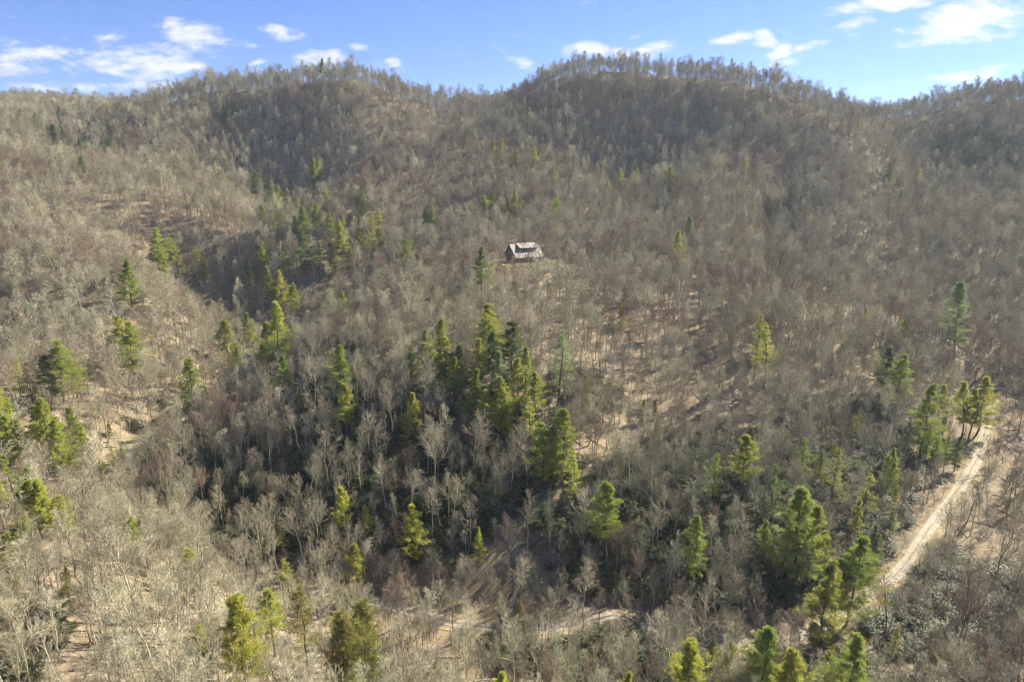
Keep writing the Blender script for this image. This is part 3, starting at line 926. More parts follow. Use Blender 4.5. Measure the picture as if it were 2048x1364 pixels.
# ------------------------------------------------------------------ conifers, one by one
# photo x, y of the top, y of the foot of the visible crown, style, needles, label (None: one of the far, alike ones), group for those
CON = [
    (978, 605, 735, 'full', 'green', 'topmost broad pine of the central pine stand'),
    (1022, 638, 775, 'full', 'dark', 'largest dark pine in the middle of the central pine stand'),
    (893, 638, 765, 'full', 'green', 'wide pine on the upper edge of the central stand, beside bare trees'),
    (852, 655, 755, 'tall', 'blue', 'slim pale pine left of the central pine stand'),
    (826, 690, 785, 'young', 'green', 'short conical pine standing apart below the central stand'),
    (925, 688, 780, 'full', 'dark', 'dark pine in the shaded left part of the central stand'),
    (962, 672, 790, 'tall', 'green', 'pine wedged between the two darkest pines of the central stand'),
    (998, 700, 820, 'tall', 'blue', 'pale narrow pine in front of the largest dark pine'),
    (1050, 690, 800, 'tall', 'green', 'pine on the sunny right edge of the central stand'),
    (950, 735, 850, 'young', 'green', 'conical pine at the foot of the central stand'),
    (998, 755, 865, 'full', 'yellow', 'broad light green pine lowest in the central stand'),
    (1070, 740, 850, 'tall', 'green', 'pine below the sunny edge of the central stand'),
    (1115, 658, 800, 'wispy', 'blue', 'tall thin pale pine right of the central stand'),
    (1088, 838, 965, 'full', 'green', 'left one of the two big dark green pines below the central stand'),
    (1130, 808, 955, 'full', 'green', 'right one of the two big dark green pines below the central stand'),
    (1148, 895, 1015, 'wispy', 'yellow', 'loose yellow green pine below the big dark pair'),
    (1210, 965, 1125, 'tall', 'green', 'tall narrow pine standing over glossy dark shrubs mid slope'),
    (690, 692, 800, 'full', 'green', 'pine with a full crown left of the central stand, upper of two'),
    (697, 765, 880, 'tall', 'yellow', 'pine left of the central stand, lower of two'),
    (660, 685, 745, 'young', 'yellow', 'small yellow green pine beside the upper full pine'),
    (575, 708, 800, 'tall', 'green', 'slim pine alone between bare crowns on the left flank'),
    (566, 602, 735, 'full', 'yellow', 'tallest pine of the left flank group'),
    (545, 640, 745, 'full', 'green', 'broad pine in front of the tallest left flank pine'),
    (460, 638, 735, 'full', 'green', 'leftmost pine of the left flank group'),
    (500, 622, 705, 'tall', 'green', 'slender pine between the left flank pines'),
    (505, 660, 740, 'wispy', 'yellow', 'thin pale pine low among the left flank pines'),
    (665, 566, 645, 'full', 'dark', 'dark dense pine high on the spur crest, left of its twin'),
    (690, 580, 655, 'full', 'green', 'green pine high on the spur crest, right of its darker twin'),
    (598, 568, 645, 'tall', 'green', 'upright pine on the spur crest above the left flank group'),
    (830, 785, 890, 'young', 'yellow', 'bright conical pine alone in the dark bare wood'),
    (685, 972, 1090, 'tall', 'yellow', 'bright narrow pine alone on the shaded front slope, upper left'),
    (836, 1018, 1130, 'full', 'yellow', 'bright bushy pine in the middle of the shaded front slope'),
    (718, 1085, 1195, 'full', 'yellow', 'bright pine just above the hidden road, on the shaded slope'),
    (955, 1058, 1130, 'young', 'yellow', 'small bright pine on the shaded front slope'),
    (1040, 1205, 1265, 'young', 'olive', 'small olive pine beside the road below bare oaks'),
    (490, 1192, 1390, 'full', 'yellow', 'big bright yellow green pine at the near valley bottom'),
    (428, 1250, 1400, 'wispy', 'yellow', 'thin pine at the foot of the big bright pine'),
    (550, 1175, 1300, 'tall', 'yellow', 'flat topped pine behind the big bright pine'),
    (615, 1175, 1340, 'wispy', 'olive', 'feathery olive pine between the bright pine and the round pair'),
    (690, 1225, 1400, 'round', 'olive', 'left one of two rounded olive evergreens near the lower edge'),
    (737, 1218, 1390, 'round', 'olive', 'right one of two rounded olive evergreens near the lower edge'),
    (585, 1115, 1215, 'wispy', 'yellow', 'pine beside the road at the foot of the shaded slope'),
    (390, 1095, 1195, 'full', 'yellow', 'flat bright pine on the rim of the sunny near hill'),
    (715, 1330, 1460, 'young', 'yellow', 'small yellow pine below the rounded olive pair'),
    (272, 1030, 1120, 'full', 'yellow', 'bright spreading pine on the dark stream bank'),
    (238, 985, 1065, 'wispy', 'green', 'loose green pine above the dark stream bank'),
    (1002, 1338, 1470, 'young', 'yellow', 'yellow pine top cut by the lower edge, near the middle'),
    (1250, 1340, 1470, 'young', 'yellow', 'yellow green pine top at the lower edge left of the big yellow pine'),
    (40, 903, 1035, 'wispy', 'green', 'open dark trunked pine on the sunny near hill, left of its group'),
    (72, 925, 1025, 'wispy', 'green', 'thin pine in the middle of the sunny near hill group'),
    (105, 955, 1075, 'full', 'yellow', 'bright dense pine of the sunny near hill group'),
    (84, 958, 1065, 'full', 'green', 'dark sided pine leaning into the bright dense pine'),
    (160, 905, 1010, 'wispy', 'yellow', 'single thin pine right of the sunny near hill group'),
    (212, 920, 985, 'young', 'green', 'small pine near the dirt lane'),
    (8, 958, 1060, 'wispy', 'yellow', 'yellowish pine at the left edge of the sunny hill'),
    (58, 1000, 1085, 'wispy', 'green', 'low loose pine below the sunny near hill group'),
    (28, 1070, 1190, 'round', 'olive', 'greyish olive evergreen at the left edge'),
    (14, 1165, 1310, 'wispy', 'dark', 'dark ragged evergreen at the left edge, lowest'),
    (140, 1140, 1200, 'young', 'yellow', 'tiny yellow pine among pale bare crowns'),
    (46, 795, 915, 'wispy', 'yellow', 'pine with a bare lower trunk above the dirt lane, left'),
    (112, 798, 935, 'full', 'yellow', 'large bright pine above the dirt lane'),
    (130, 838, 945, 'full', 'yellow', 'bright pine in front of the large bright one above the lane'),
    (160, 820, 915, 'round', 'green', 'rounded pine right of the large bright one above the lane'),
    (8, 775, 870, 'full', 'yellow', 'pine at the left edge above the dirt lane'),
    (128, 675, 795, 'full', 'yellow', 'tall pine on the left hillside among orange litter'),
    (105, 710, 800, 'full', 'dark', 'dark pine beside the tall left hillside pine'),
    (165, 722, 800, 'wispy', 'yellow', 'faint yellow pine right of the tall left hillside pine'),
    (46, 715, 805, 'wispy', 'yellow', 'loose pine far left on the hillside'),
    (66, 730, 805, 'wispy', 'green', 'second loose pine far left on the hillside'),
    (248, 630, 725, 'full', 'yellow', 'yellow green pine uphill of the bare gully, upper one'),
    (270, 645, 750, 'full', 'yellow', 'yellow green pine uphill of the bare gully, lower one'),
    (392, 712, 825, 'full', 'green', 'lone flat tiered pine between the lane and the left flank group'),
    (270, 520, 620, 'full', 'green', 'lone dark pine high on the left hillside'),
    (320, 470, 545, 'tall', 'yellow', 'narrow pale pine above the left gully'),
    (330, 518, 570, 'young', 'yellow', 'short pine under the narrow pale one'),
    (358, 490, 545, 'wispy', 'yellow', 'faint pine in the left gully, beside the narrow pale one'),
    (400, 508, 565, 'wispy', 'green', 'pine in the left gully, nearest the stream bend'),
    (370, 528, 575, 'wispy', 'yellow', 'low pine in the left gully'),
    (532, 495, 550, 'tall', 'yellow', 'small pine on the second spur, above a double one'),
    (545, 535, 605, 'full', 'green', 'left of two joined pines in the hollow'),
    (562, 540, 612, 'full', 'yellow', 'right of two joined pines in the hollow'),
    (610, 425, 482, 'full', 'green', 'big pine on the second spur crest'),
    (592, 440, 482, 'full', 'dark', 'dark low pine beside the big one on the second spur'),
    (613, 475, 548, 'full', 'dark', 'dark triangular pine in the hollow'),
    (660, 440, 492, 'full', 'green', 'compact pine right of the second spur crest pine'),
    (690, 455, 530, 'tall', 'green', 'tall trunked pine in the hollow'),
    (702, 487, 532, 'young', 'yellow', 'golden yellow pine in the hollow'),
    (722, 465, 515, 'tall', 'green', 'pine beside the golden one in the hollow'),
    (745, 445, 515, 'wispy', 'green', 'loose pine in the deepest part of the hollow'),
    (757, 430, 485, 'wispy', 'yellow', 'loose pine right of the deepest hollow pine'),
    (728, 388, 432, 'full', 'dark', 'dark pointed pine above the hollow'),
    (717, 402, 442, 'full', 'dark', 'dark lower pine beside the pointed one above the hollow'),
    (812, 483, 550, 'full', 'green', 'lone dense pine on the crest left of the cabin'),
    (866, 420, 468, 'full', 'green', 'bright half of the pair of pines above the spur crest'),
    (850, 432, 468, 'full', 'dark', 'dark half of the pair of pines above the spur crest'),
    (962, 490, 600, 'tall', 'blue', 'tall dark pine with pale tip beside the cabin'),
    (1352, 460, 545, 'full', 'green', 'pine uphill right of the cabin'),
    (1374, 445, 495, 'round', 'blue', 'pale round pine behind the one uphill of the cabin'),
    (1130, 478, 515, 'young', 'green', 'small evergreen behind the cabin'),
    (1240, 610, 660, 'young', 'yellow', 'small conical pine in the open oak wood below the cabin'),
    (1506, 630, 750, 'wispy', 'green', 'left of two thin pines on the right slope'),
    (1527, 648, 765, 'wispy', 'yellow', 'right of two thin pines on the right slope'),
    (1762, 688, 795, 'tall', 'dark', 'rear one of the dark green pair on the right slope'),
    (1788, 708, 815, 'full', 'green', 'front one of the dark green pair on the right slope'),
    (1907, 558, 700, 'full', 'blue', 'large pale silvery pine with a bare lower trunk beside the track'),
    (1804, 640, 695, 'round', 'yellow', 'rounded yellow green evergreen next to a reddish crown'),
    (1728, 618, 660, 'round', 'yellow', 'small yellow evergreen on the right slope'),
    (1838, 768, 905, 'full', 'green', 'dark leaning pine left of the road end'),
    (1872, 768, 840, 'tall', 'green', 'small pine behind the dark leaning one'),
    (1922, 760, 880, 'tall', 'yellow', 'left tree of the bright pine group beside the road end'),
    (1950, 753, 862, 'full', 'yellow', 'right tree of the bright pine group beside the road end'),
    (1936, 775, 876, 'tall', 'green', 'middle tree of the bright pine group beside the road end'),
    (1885, 865, 945, 'wispy', 'green', 'loose pine on the road bank below the bright group'),
    (1908, 868, 935, 'full', 'dark', 'dark pine overhanging the road bank'),
    (1845, 850, 935, 'wispy', 'green', 'loose pine left of the road bank'),
    (1868, 858, 930, 'young', 'green', 'conical pine left of the dark road bank pine'),
    (1480, 865, 1000, 'tall', 'green', 'slim pine over dark shrubs on the right front slope'),
    (1422, 900, 1010, 'wispy', 'green', 'faint pine left of the slim one over dark shrubs'),
    (1540, 918, 1050, 'wispy', 'dark', 'dark pine over shrubs on the right front slope'),
    (1585, 972, 1160, 'full', 'green', 'tallest pine of the right front slope, with a dark trunk'),
    (1690, 1065, 1240, 'full', 'green', 'big pine on the inside of the road bend'),
    (1638, 1118, 1300, 'full', 'green', 'dark spreading pine at the road bend with shaded trunks below'),
    (1390, 1028, 1160, 'full', 'green', 'bushy pine alone right of the front slope middle'),
    (1634, 1060, 1170, 'tall', 'olive', 'olive pine squeezed between the big road bend pines'),
    (1522, 1040, 1130, 'young', 'green', 'young pine left of the tallest right slope pine'),
    (1702, 1000, 1090, 'young', 'green', 'young pine above the big road bend pine'),
    (1748, 1048, 1140, 'young', 'dark', 'young dark pine by the road bank'),
    (1515, 1245, 1420, 'full', 'green', 'pine in front of the road, left of the lower corner group'),
    (1365, 1290, 1500, 'full', 'yellow', 'large yellow pine cut by the lower edge'),
    (1682, 1272, 1470, 'full', 'green', 'large green pine cut by the lower edge, below the road'),
    (1560, 1308, 1480, 'full', 'yellow', 'yellow green pine between the two lower edge pines'),
    (1450, 1282, 1380, 'young', 'yellow', 'small golden pine below the road'),
    (1770, 895, 990, 'young', 'green', 'young pine on the slope above the road bend'),
    (1660, 900, 1000, 'wispy', 'green', 'loose pine on the slope above the road bend'),
    (1722, 950, 1040, 'wispy', 'green', 'loose pine right of the slope above the road bend'),
    (1600, 870, 960, 'wispy', 'green', 'thin pine high over the dark shrubs, right slope'),
    (908, 715, 810, 'tall', 'green', 'slim pine under the wide upper edge pine of the central stand'),
    (985, 660, 775, 'tall', 'dark', 'slim dark pine just left of the largest dark pine'),
    (1038, 720, 830, 'full', 'green', 'low full pine under the sunny right edge of the central stand'),
    (975, 780, 880, 'tall', 'green', 'slim pine hanging below the central stand'),
    (1012, 790, 880, 'young', 'yellow', 'young yellow green pine right below the broad light green one'),
    (880, 700, 785, 'young', 'green', 'young pine between the slim pale pine and the shaded dark pine'),
    (1105, 850, 970, 'tall', 'yellow', 'slim bright pine squeezed between the two big dark green pines'),
    (1060, 790, 880, 'wispy', 'yellow', 'loose yellowish pine above the two big dark green pines'),
    (22, 830, 930, 'full', 'yellow', 'full bright pine at the left edge beside the lane hillside'),
    (88, 815, 920, 'tall', 'green', 'slim pine left of the large bright one above the lane'),
    (180, 850, 930, 'young', 'yellow', 'young bright pine above the lane bend'),
    (130, 985, 1075, 'wispy', 'yellow', 'loose yellow pine right of the bright dense hill pine'),
    (60, 1040, 1120, 'young', 'green', 'young green pine under the sunny near hill group'),
    (640, 500, 560, 'tall', 'green', 'slim pine right of the dark triangular hollow pine'),
    (580, 505, 570, 'wispy', 'green', 'loose pine left of the dark triangular hollow pine'),
    (670, 500, 555, 'young', 'yellow', 'young pine between the hollow pines'),
    (480, 690, 770, 'tall', 'green', 'slim pine under the leftmost left flank pine'),
    (530, 690, 780, 'young', 'green', 'young pine under the broad left flank pine'),
    (1615, 1000, 1140, 'tall', 'green', 'slim pine right of the tallest right front slope pine'),
    (1560, 1040, 1160, 'wispy', 'green', 'loose pine left under the tallest right front slope pine'),
    (1665, 1110, 1250, 'tall', 'green', 'slim pine between the two big road bend pines'),
    (646, 126, 160, 'tall', 'dark', 'lone conifer breaking the left skyline'),
    (1776, 335, 385, 'full', 'dark', 'dark pine high on the right mountainside'),
    (1832, 345, 385, 'round', 'olive', 'yellowish evergreen beside the dark mountainside pine'),
    (1873, 375, 415, 'full', 'blue', 'bluish pine on the far right mountainside'),
    (1796, 390, 425, 'full', 'dark', 'lower dark pine on the right mountainside'),
    (1487, 332, 365, 'round', 'olive', 'small evergreen under the right peak'),
]
FARCON = {  # alike far ones: label, group, [(x, top, foot)]
    'dark': [('small dark pine in the clump on the hazy left hillside', 'pine clump on the hazy left hillside',
              [(150, 290, 322), (164, 294, 322), (177, 288, 322), (191, 292, 324), (209, 287, 318), (227, 280, 314), (218, 284, 316), (200, 298, 322)]),
             ('tiny dark pine in the far left hollow', 'pines in the far left hollow',
              [(106, 270, 292), (116, 264, 292), (130, 268, 294), (122, 230, 254), (220, 246, 278), (46, 236, 256), (313, 200, 224), (20, 268, 290), (76, 240, 262)]),
             ('small dark pine scattered over the left back ridge', 'pines on the left back ridge',
              [(169, 330, 362), (435, 325, 352), (453, 218, 250), (469, 203, 232), (450, 236, 262), (510, 350, 386)])],
    'yellow': [('small yellowish pine on the pale left hillside', 'yellowish pines on the pale left hillside', [(301, 318, 338), (313, 317, 338), (328, 315, 337)])],
    'green': [('small green pine in the row above the cabin crest', 'pine row above the cabin crest',
               [(944, 415, 455), (968, 404, 446), (985, 392, 436), (1017, 404, 448), (1029, 391, 444), (1112, 397, 446)]),
              ('small green pine at the foot of the main peak', 'pines at the foot of the main peak',
               [(988, 292, 332), (1001, 287, 324), (1067, 299, 345), (1106, 344, 384), (1031, 309, 352), (1240, 347, 394), (1268, 350, 398), (1336, 344, 392), (1214, 372, 402), (1345, 368, 398)]),
              ('small green pine in the left middle hollow', 'pines in the left middle hollow',
               [(548, 374, 432), (580, 390, 434), (596, 400, 436), (630, 334, 380), (642, 333, 372), (526, 420, 464), (560, 384, 430), (500, 540, 585), (650, 400, 430)])],
}
COLONY = ROADS  # kept for distance tests
PT = {}
pine_h = 20.0
for st_, seeds in (('full', (1, 2, 3, 4)), ('tall', (5, 6, 7)), ('wispy', (8, 9, 10)), ('young', (11, 12)), ('round', (13, 14))):
    PT[st_] = []
    for sd in seeds:
        tr, cr = pine_tree(sd, st_, pine_h)
        PT[st_].append((tr.mesh('pine_trunk', [M['bark_pine']]), cr.mesh('pine_crown', [M['needle_green']])))
rngc = np.random.default_rng(42)
CON_BASE = []


def plant_pine(x, yt, yb, style, needles, label, group=None):
    foot = yt + (yb - yt) * (1.12 if style in ('full', 'tall', 'wispy') else 1.03)
    p, s = hit(x, foot)
    th = math.atan2(-ray(x, (yt + foot) / 2)[2], 1.0)
    h = (foot - yt) * s / F_PX / max(math.cos(th), .5)
    h = min(max(h * (1.2 if s > 330 else 1.0 if s > 160 else .95), 15.0 if s > 300 and style != 'young' else 4.0), 34.0)
    z = float(ground(p[0], p[1]))
    CON_BASE.append((p[0], p[1], h))
    root = bpy.data.objects.new('pine_tree', None)
    COL.objects.link(root)
    root.empty_display_size = .5
    root.location = (p[0], p[1], z)
    k_ = h / pine_h
    wd = k_ * rngc.uniform(1.05, 1.45)
    root.scale = (wd, wd, k_)
    root.rotation_euler = (rngc.normal(0, .02), rngc.normal(.03, .025), rngc.random() * 6.28)
    root['label'] = label
    root['category'] = 'pine tree'
    if group:
        root['group'] = group
    tm, cm = PT[style][rngc.integers(len(PT[style]))]
    add('trunk', tm, root)
    c = add('crown', cm, root)
    c.material_slots[0].link = 'OBJECT'
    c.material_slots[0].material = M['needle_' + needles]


for row in CON:
    plant_pine(*row)
for nd, groups in FARCON.items():
    for lab, grp, pts in groups:
        for (x, a, b) in pts:
            plant_pine(x, a, b, ('full', 'round', 'full', 'young')[rngc.integers(4)], nd, lab, grp)
SMALL = [('small faint evergreen scattered over the sunny left valley side', 'small evergreens of the left valley', 'yellow', (0, 250, 850, 1130), 22),
         ('small evergreen deep in the wooded hollow behind the spur', 'small evergreens of the hollow', 'green', (440, 770, 400, 580), 24),
         ('small evergreen on the slope above the gravel road bend', 'small evergreens above the road bend', 'green', (1560, 1900, 860, 1100), 28),
         ('small evergreen on the open slope right of the central pine stand', 'small evergreens right of the central stand', 'olive', (1130, 1330, 760, 1010), 8),
         ('small evergreen at the foot of the left hillside gully', 'small evergreens of the left gully', 'yellow', (300, 450, 470, 700), 10),
         ('small evergreen on the shaded front slope left of the central stand', 'small evergreens of the shaded slope', 'green', (520, 860, 720, 1120), 14),
         ('small evergreen on the brushy flat below the road', 'small evergreens below the road', 'olive', (1420, 1900, 1300, 1420), 8)]
for lab, grp, nd, (x0, x1, y0, y1), cnt in SMALL:
    for _ in range(cnt):
        xx, yy = rngc.uniform(x0, x1), rngc.uniform(y0, y1)
        q_, s_ = hit(xx, yy)
        if near_line(q_[:1], q_[1:2], ROADS['road'][0])[0][0] < 6:
            continue
        hh = rngc.uniform(5.0, 9.0) * F_PX / s_ * .85
        plant_pine(xx, yy - hh, yy, ('young', 'wispy', 'round')[rngc.integers(3)], nd, lab, grp)
CON_BASE = np.array(CON_BASE)

# ------------------------------------------------------------------ bare hardwood forest
SHAPES = [('tall', 101, dict(fork=.50, spread=.80)), ('broad', 102, dict(fork=.40, spread=1.15)), ('forked', 103, dict(fork=.30, spread=1.0)),
          ('leaning', 104, dict(fork=.46, spread=.95, lean=.09)), ('slender', 105, dict(fork=.55, spread=.62)), ('spreading', 106, dict(fork=.44, spread=1.3))]
SHAPE_WORD = {'tall': 'high-crowned', 'broad': 'broad-crowned', 'forked': 'low-forked', 'leaning': 'leaning', 'slender': 'slender', 'spreading': 'wide-spreading'}
TONES = ['bark_pale', 'bark_tan', 'bark_red']
TONE_WORD = {'bark_pale': 'pale grey', 'bark_tan': 'tan grey', 'bark_red': 'reddish brown'}
NEAR_T, far_protos, near_protos = [], [], []
for nm, sd, kw in SHAPES:
    tr, cr = bare_tree(sd, **kw)
    NEAR_T.append((tr.mesh('bare_trunk', [M['bark_pale']]), cr.mesh('bare_crown', [M['bark_pale']])))
    for tn in TONES:
        near_protos.append(proto('bare', [tr, cr], [M[tn], M[tn]]))
    tr, cr = bare_tree(sd + 50, fine=False, **kw)
    for tn in TONES:
        far_protos.append(proto('bare', [tr, cr], [M[tn], M[tn]]))
N_NEAR = len(near_protos)

rng = np.random.default_rng(7)


def jitter_grid(x0, x1, y0, y1, step):
    a, b = np.meshgrid(np.arange(x0, x1, step), np.arange(y0, y1, step))
    a = a + rng.uniform(-.48, .48, a.shape) * step
    b = b + rng.uniform(-.48, .48, b.shape) * step
    return a.ravel(), b.ravel()


def in_view(x, y, z, mx=140, top=-80, bot=1750):
    px, py, d = project(np.stack([x, y, z + 10], -1))
    return (px > -mx * 2) & (px < 2048 + mx * 2.6) & (py < bot) & (py > top) & (y > 45), px, py, d


parts = []
for (x0, x1, y0, y1, st) in ((-280, 330, 45, 260, 3.2), (-420, 470, 260, 430, 3.5), (-700, 680, 430, 860, 3.6)):
    parts.append(np.stack(jitter_grid(x0, x1, y0, y1, st), -1))
XY = np.concatenate(parts)
x, y = XY.T
z = ground(x, y)
ok, px, py, dep = in_view(x, y, z)
gpx, gpy, gd = project(np.stack([x, y, z], -1))
rd, _ = near_line(x, y, ROADS['road'][0])
ld, _ = near_line(x, y, ROADS['lane'][0])
vd, _ = near_line(x, y, ROADS['drive'][0])
td, _ = near_line(x, y, ROADS['track'][0])
ok &= (rd > np.where(gpx < 1500, 2.0, 3.2)) & (ld > 3.0) & (vd > 3.5) & (td > 2.0)
hd = np.hypot(x - HOUSE[0], y - HOUSE[1])
ok &= hd > 11.5
keep = np.where(np.hypot(x, y) > 230, .93, .85)


def box(x0, x1, y0, y1):
    return (gpx > x0) & (gpx < x1) & (gpy > y0) & (gpy < y1)


keep[box(1060, 1420, 545, 900)] = .62
keep[(gpx > 290) & (gpx < 1750) & (gpy > 850) & (gpy < 1200)] = .68
keep *= 1 - .65 * np.clip(1.2 - ((gpx - 1955) / 110) ** 2 - ((gpy - 330) / 75) ** 2, 0, 1)
keep *= 1 - .5 * np.clip(1.1 - ((gpx - 1560) / 45) ** 2 - ((gpy - 430) / 50) ** 2, 0, 1)
keep[box(-100, 420, 1130, 1700)] = .92
keep[box(420, 1500, 1240, 1700)] = .95
vx, vy = x / np.hypot(x, y), y / np.hypot(x, y)
cover = np.full(len(x), 1e9)
for t_ in (3, 6, 9, 12, 15):
    cover = np.minimum(cover, near_line(x + vx * t_, y + vy * t_, ROADS['road'][0])[0])
keep[(rd < 9) & (gpx > 1560) & (gpy > 780)] = .4
keep[(rd < 22) & (gpx > 1640) & (gpx > np.interp(gpy, [780, 935, 1160, 1290], [1990, 1950, 1790, 1560]))] = .45
keep[(rd < 9) & (gpx < 1500)] = .85
keep[(ld < 5)] = .06
lcov = np.full(len(x), 1e9)
for t_ in (3, 6, 9, 12):
    lcov = np.minimum(lcov, near_line(x + vx * t_, y + vy * t_, ROADS['lane'][0])[0])
keep[lcov < 1.8] = .12
keep[(np.abs(x - HOUSE[0]) < 17) & (y < HOUSE[1]) & (y > HOUSE[1] - 60)] = .42
keep[td < 6] = .5
keep[(cover < 2.0) & (gpx > 1560)] = .3
clump = vnoise(x / 30, y / 30, 21)
keep *= np.where(clump < -.45, .72, 1.0)
ok &= rng.random(len(x)) < keep
for (cx_, cy_, ch) in CON_BASE:
    ok &= (x - cx_) ** 2 + (y - cy_) ** 2 > (1.2 + ch * .07) ** 2
    if ch > 8:      # hardwoods cleared on the camera side of each taller pine, so its crown shows
        ux, uy = -cx_ / math.hypot(cx_, cy_), -cy_ / math.hypot(cx_, cy_)
        al = (x - cx_) * ux + (y - cy_) * uy
        ac = np.abs((x - cx_) * uy - (y - cy_) * ux)
        ok &= ~((al > 0) & (al < 3 + ch * .35) & (ac < 1.0 + ch * .07))
XY = XY[ok]
x, y, z, px, py, dep, gpx, gpy, rd, ld, hd = (a[ok] for a in (x, y, z, px, py, dep, gpx, gpy, rd, ld, hd))
n = len(x)
hgt = np.clip(rng.normal(10.8, 2.5, n) + np.where(rng.random(n) < .12, rng.uniform(2, 6, n), 0), 4.5, 19)
hgt *= np.where(dep > 330, 1.04, 1.0) * (1 + .14 * vnoise(x / 60, y / 60, 22))
hgt[(rd < 16) & (gpx > 1640)] *= .82
tone = rng.choice(3, n, p=[.42, .44, .14])
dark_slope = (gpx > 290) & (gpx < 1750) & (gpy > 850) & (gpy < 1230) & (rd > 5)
tone = np.where(dark_slope & (tone == 0) & (rng.random(n) < .5), 1, tone)  # part of the pale bark turned tan, putting the slope's shade into the bark colour
redpatch = vnoise(x / 45, y / 45, 23)
tone = np.where((redpatch > .55) & (rng.random(n) < .6), 2, tone)
shp = rng.choice(6, n, p=[.25, .17, .13, .13, .20, .12])
rotz = rng.random(n) * 6.283
tilt = np.stack([rng.normal(0, .035, n), rng.normal(.035, .045, n)], -1)
wid = np.where(dep > 215, rng.uniform(.85, 1.35, n), rng.uniform(.8, 1.25, n))

# the three hundred that show largest stand as trees of their own
vis = (px > 5) & (px < 2043) & (py > 0) & (py < 1350)
order = np.argsort(np.where(vis, dep / hgt, 1e9))
single = np.zeros(n, bool)
single[order[:300]] = True


CB = np.array([(r[0], r[1], r[2]) for r in CON])
NICK = {490: 'big bright valley pine', 690: 'rounded olive evergreens', 737: 'rounded olive evergreens', 1365: 'large yellow edge pine', 1682: 'large green edge pine', 1638: 'spreading road bend pine',
        1690: 'big road bend pine', 1585: 'tallest right slope pine', 1390: 'bushy lone pine', 836: 'bright bushy pine', 718: 'bright roadside slope pine', 390: 'flat bright rim pine', 585: 'roadside pine',
        615: 'feathery olive pine', 105: 'bright dense hill pine', 272: 'stream bank pine', 685: 'bright narrow pine', 1210: 'tall narrow slope pine', 955: 'small bright slope pine', 1040: 'small olive roadside pine',
        1515: 'pine before the road', 1560: 'yellow green edge pine', 14: 'dark ragged edge evergreen', 28: 'greyish olive edge evergreen', 140: 'tiny yellow pine', 1250: 'yellow green pine top', 1002: 'yellow pine top',
        1540: 'dark shrub slope pine', 1148: 'loose yellow pine', 1748: 'young dark bank pine', 1908: 'dark road bank pine', 160: 'thin single hill pine'}


def place_word(i):
    """Where a near tree stands, told by the road and by the nearest pine with a name."""
    a, b = gpx[i], gpy[i]
    best, bd_ = None, 1e9
    for j, r in enumerate(CON):
        if r[0] in NICK:
            ddx, ddy = x[i] - CON_BASE[j, 0], y[i] - CON_BASE[j, 1]
            if math.hypot(ddx, ddy) < bd_:
                bd_, best = math.hypot(ddx, ddy), (ddx, ddy, NICK[r[0]])
    ddx, ddy, nick = best
    rel = 'behind' if ddy > abs(ddx) else 'in front of' if ddy < -abs(ddx) else 'right of' if ddx > 0 else 'left of'
    far_ = 'just ' if bd_ < 8 else 'well ' if bd_ > 22 else ''
    road_ = 'roadside ' if rd[i] < 6 else ''
    return road_, '%s%s the %s' % (far_, rel, nick)


def label_of(i, nm):
    road_, where = place_word(i)
    t_ = '%s %s %s bare %stree %s' % (size_word(hgt[i]), SHAPE_WORD[nm], TONE_WORD[TONES[tone[i]]], road_, where)
    return t_ if len(t_.replace('-', ' ').split()) < 16 else t_.replace('reddish brown', 'reddish').replace('tan grey', 'tan').replace('pale grey', 'pale').replace('well ', '')


def size_word(h):
    return 'short' if h < 11 else 'medium-tall' if h < 12.8 else 'tall' if h < 14.5 else 'very tall'


for i in np.where(single)[0]:
    root = bpy.data.objects.new('bare_tree', None)
    COL.objects.link(root)
    root.empty_display_size = .5
    root.location = (x[i], y[i], z[i])
    k_ = hgt[i] / 20.0
    root.scale = (k_ * wid[i], k_ * wid[i], k_)
    root.rotation_euler = (tilt[i, 0], tilt[i, 1], rotz[i])
    nm = SHAPES[shp[i]][0]
    root['label'] = label_of(i, nm)
    root['category'] = 'bare tree'
    root['group'] = 'leafless hardwoods of the near wood'
    for pn, me in zip(('trunk', 'crown'), NEAR_T[shp[i]]):
        c = add(pn, me, root)
        c.material_slots[0].link = 'OBJECT'
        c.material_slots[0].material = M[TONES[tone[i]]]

rest = ~single
k_ = hgt / 20.0
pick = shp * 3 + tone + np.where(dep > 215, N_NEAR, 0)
scatter('leafless_forest', near_protos + far_protos, np.stack([x, y, z], -1)[rest],
        np.stack([tilt[:, 0], tilt[:, 1], rotz], -1)[rest], np.stack([k_ * wid, k_ * wid, k_], -1)[rest], pick[rest],
        kind='stuff', label='leafless grey brown hardwood forest covering every slope', category='forest')
print('bare trees', n, 'stuff', rest.sum())

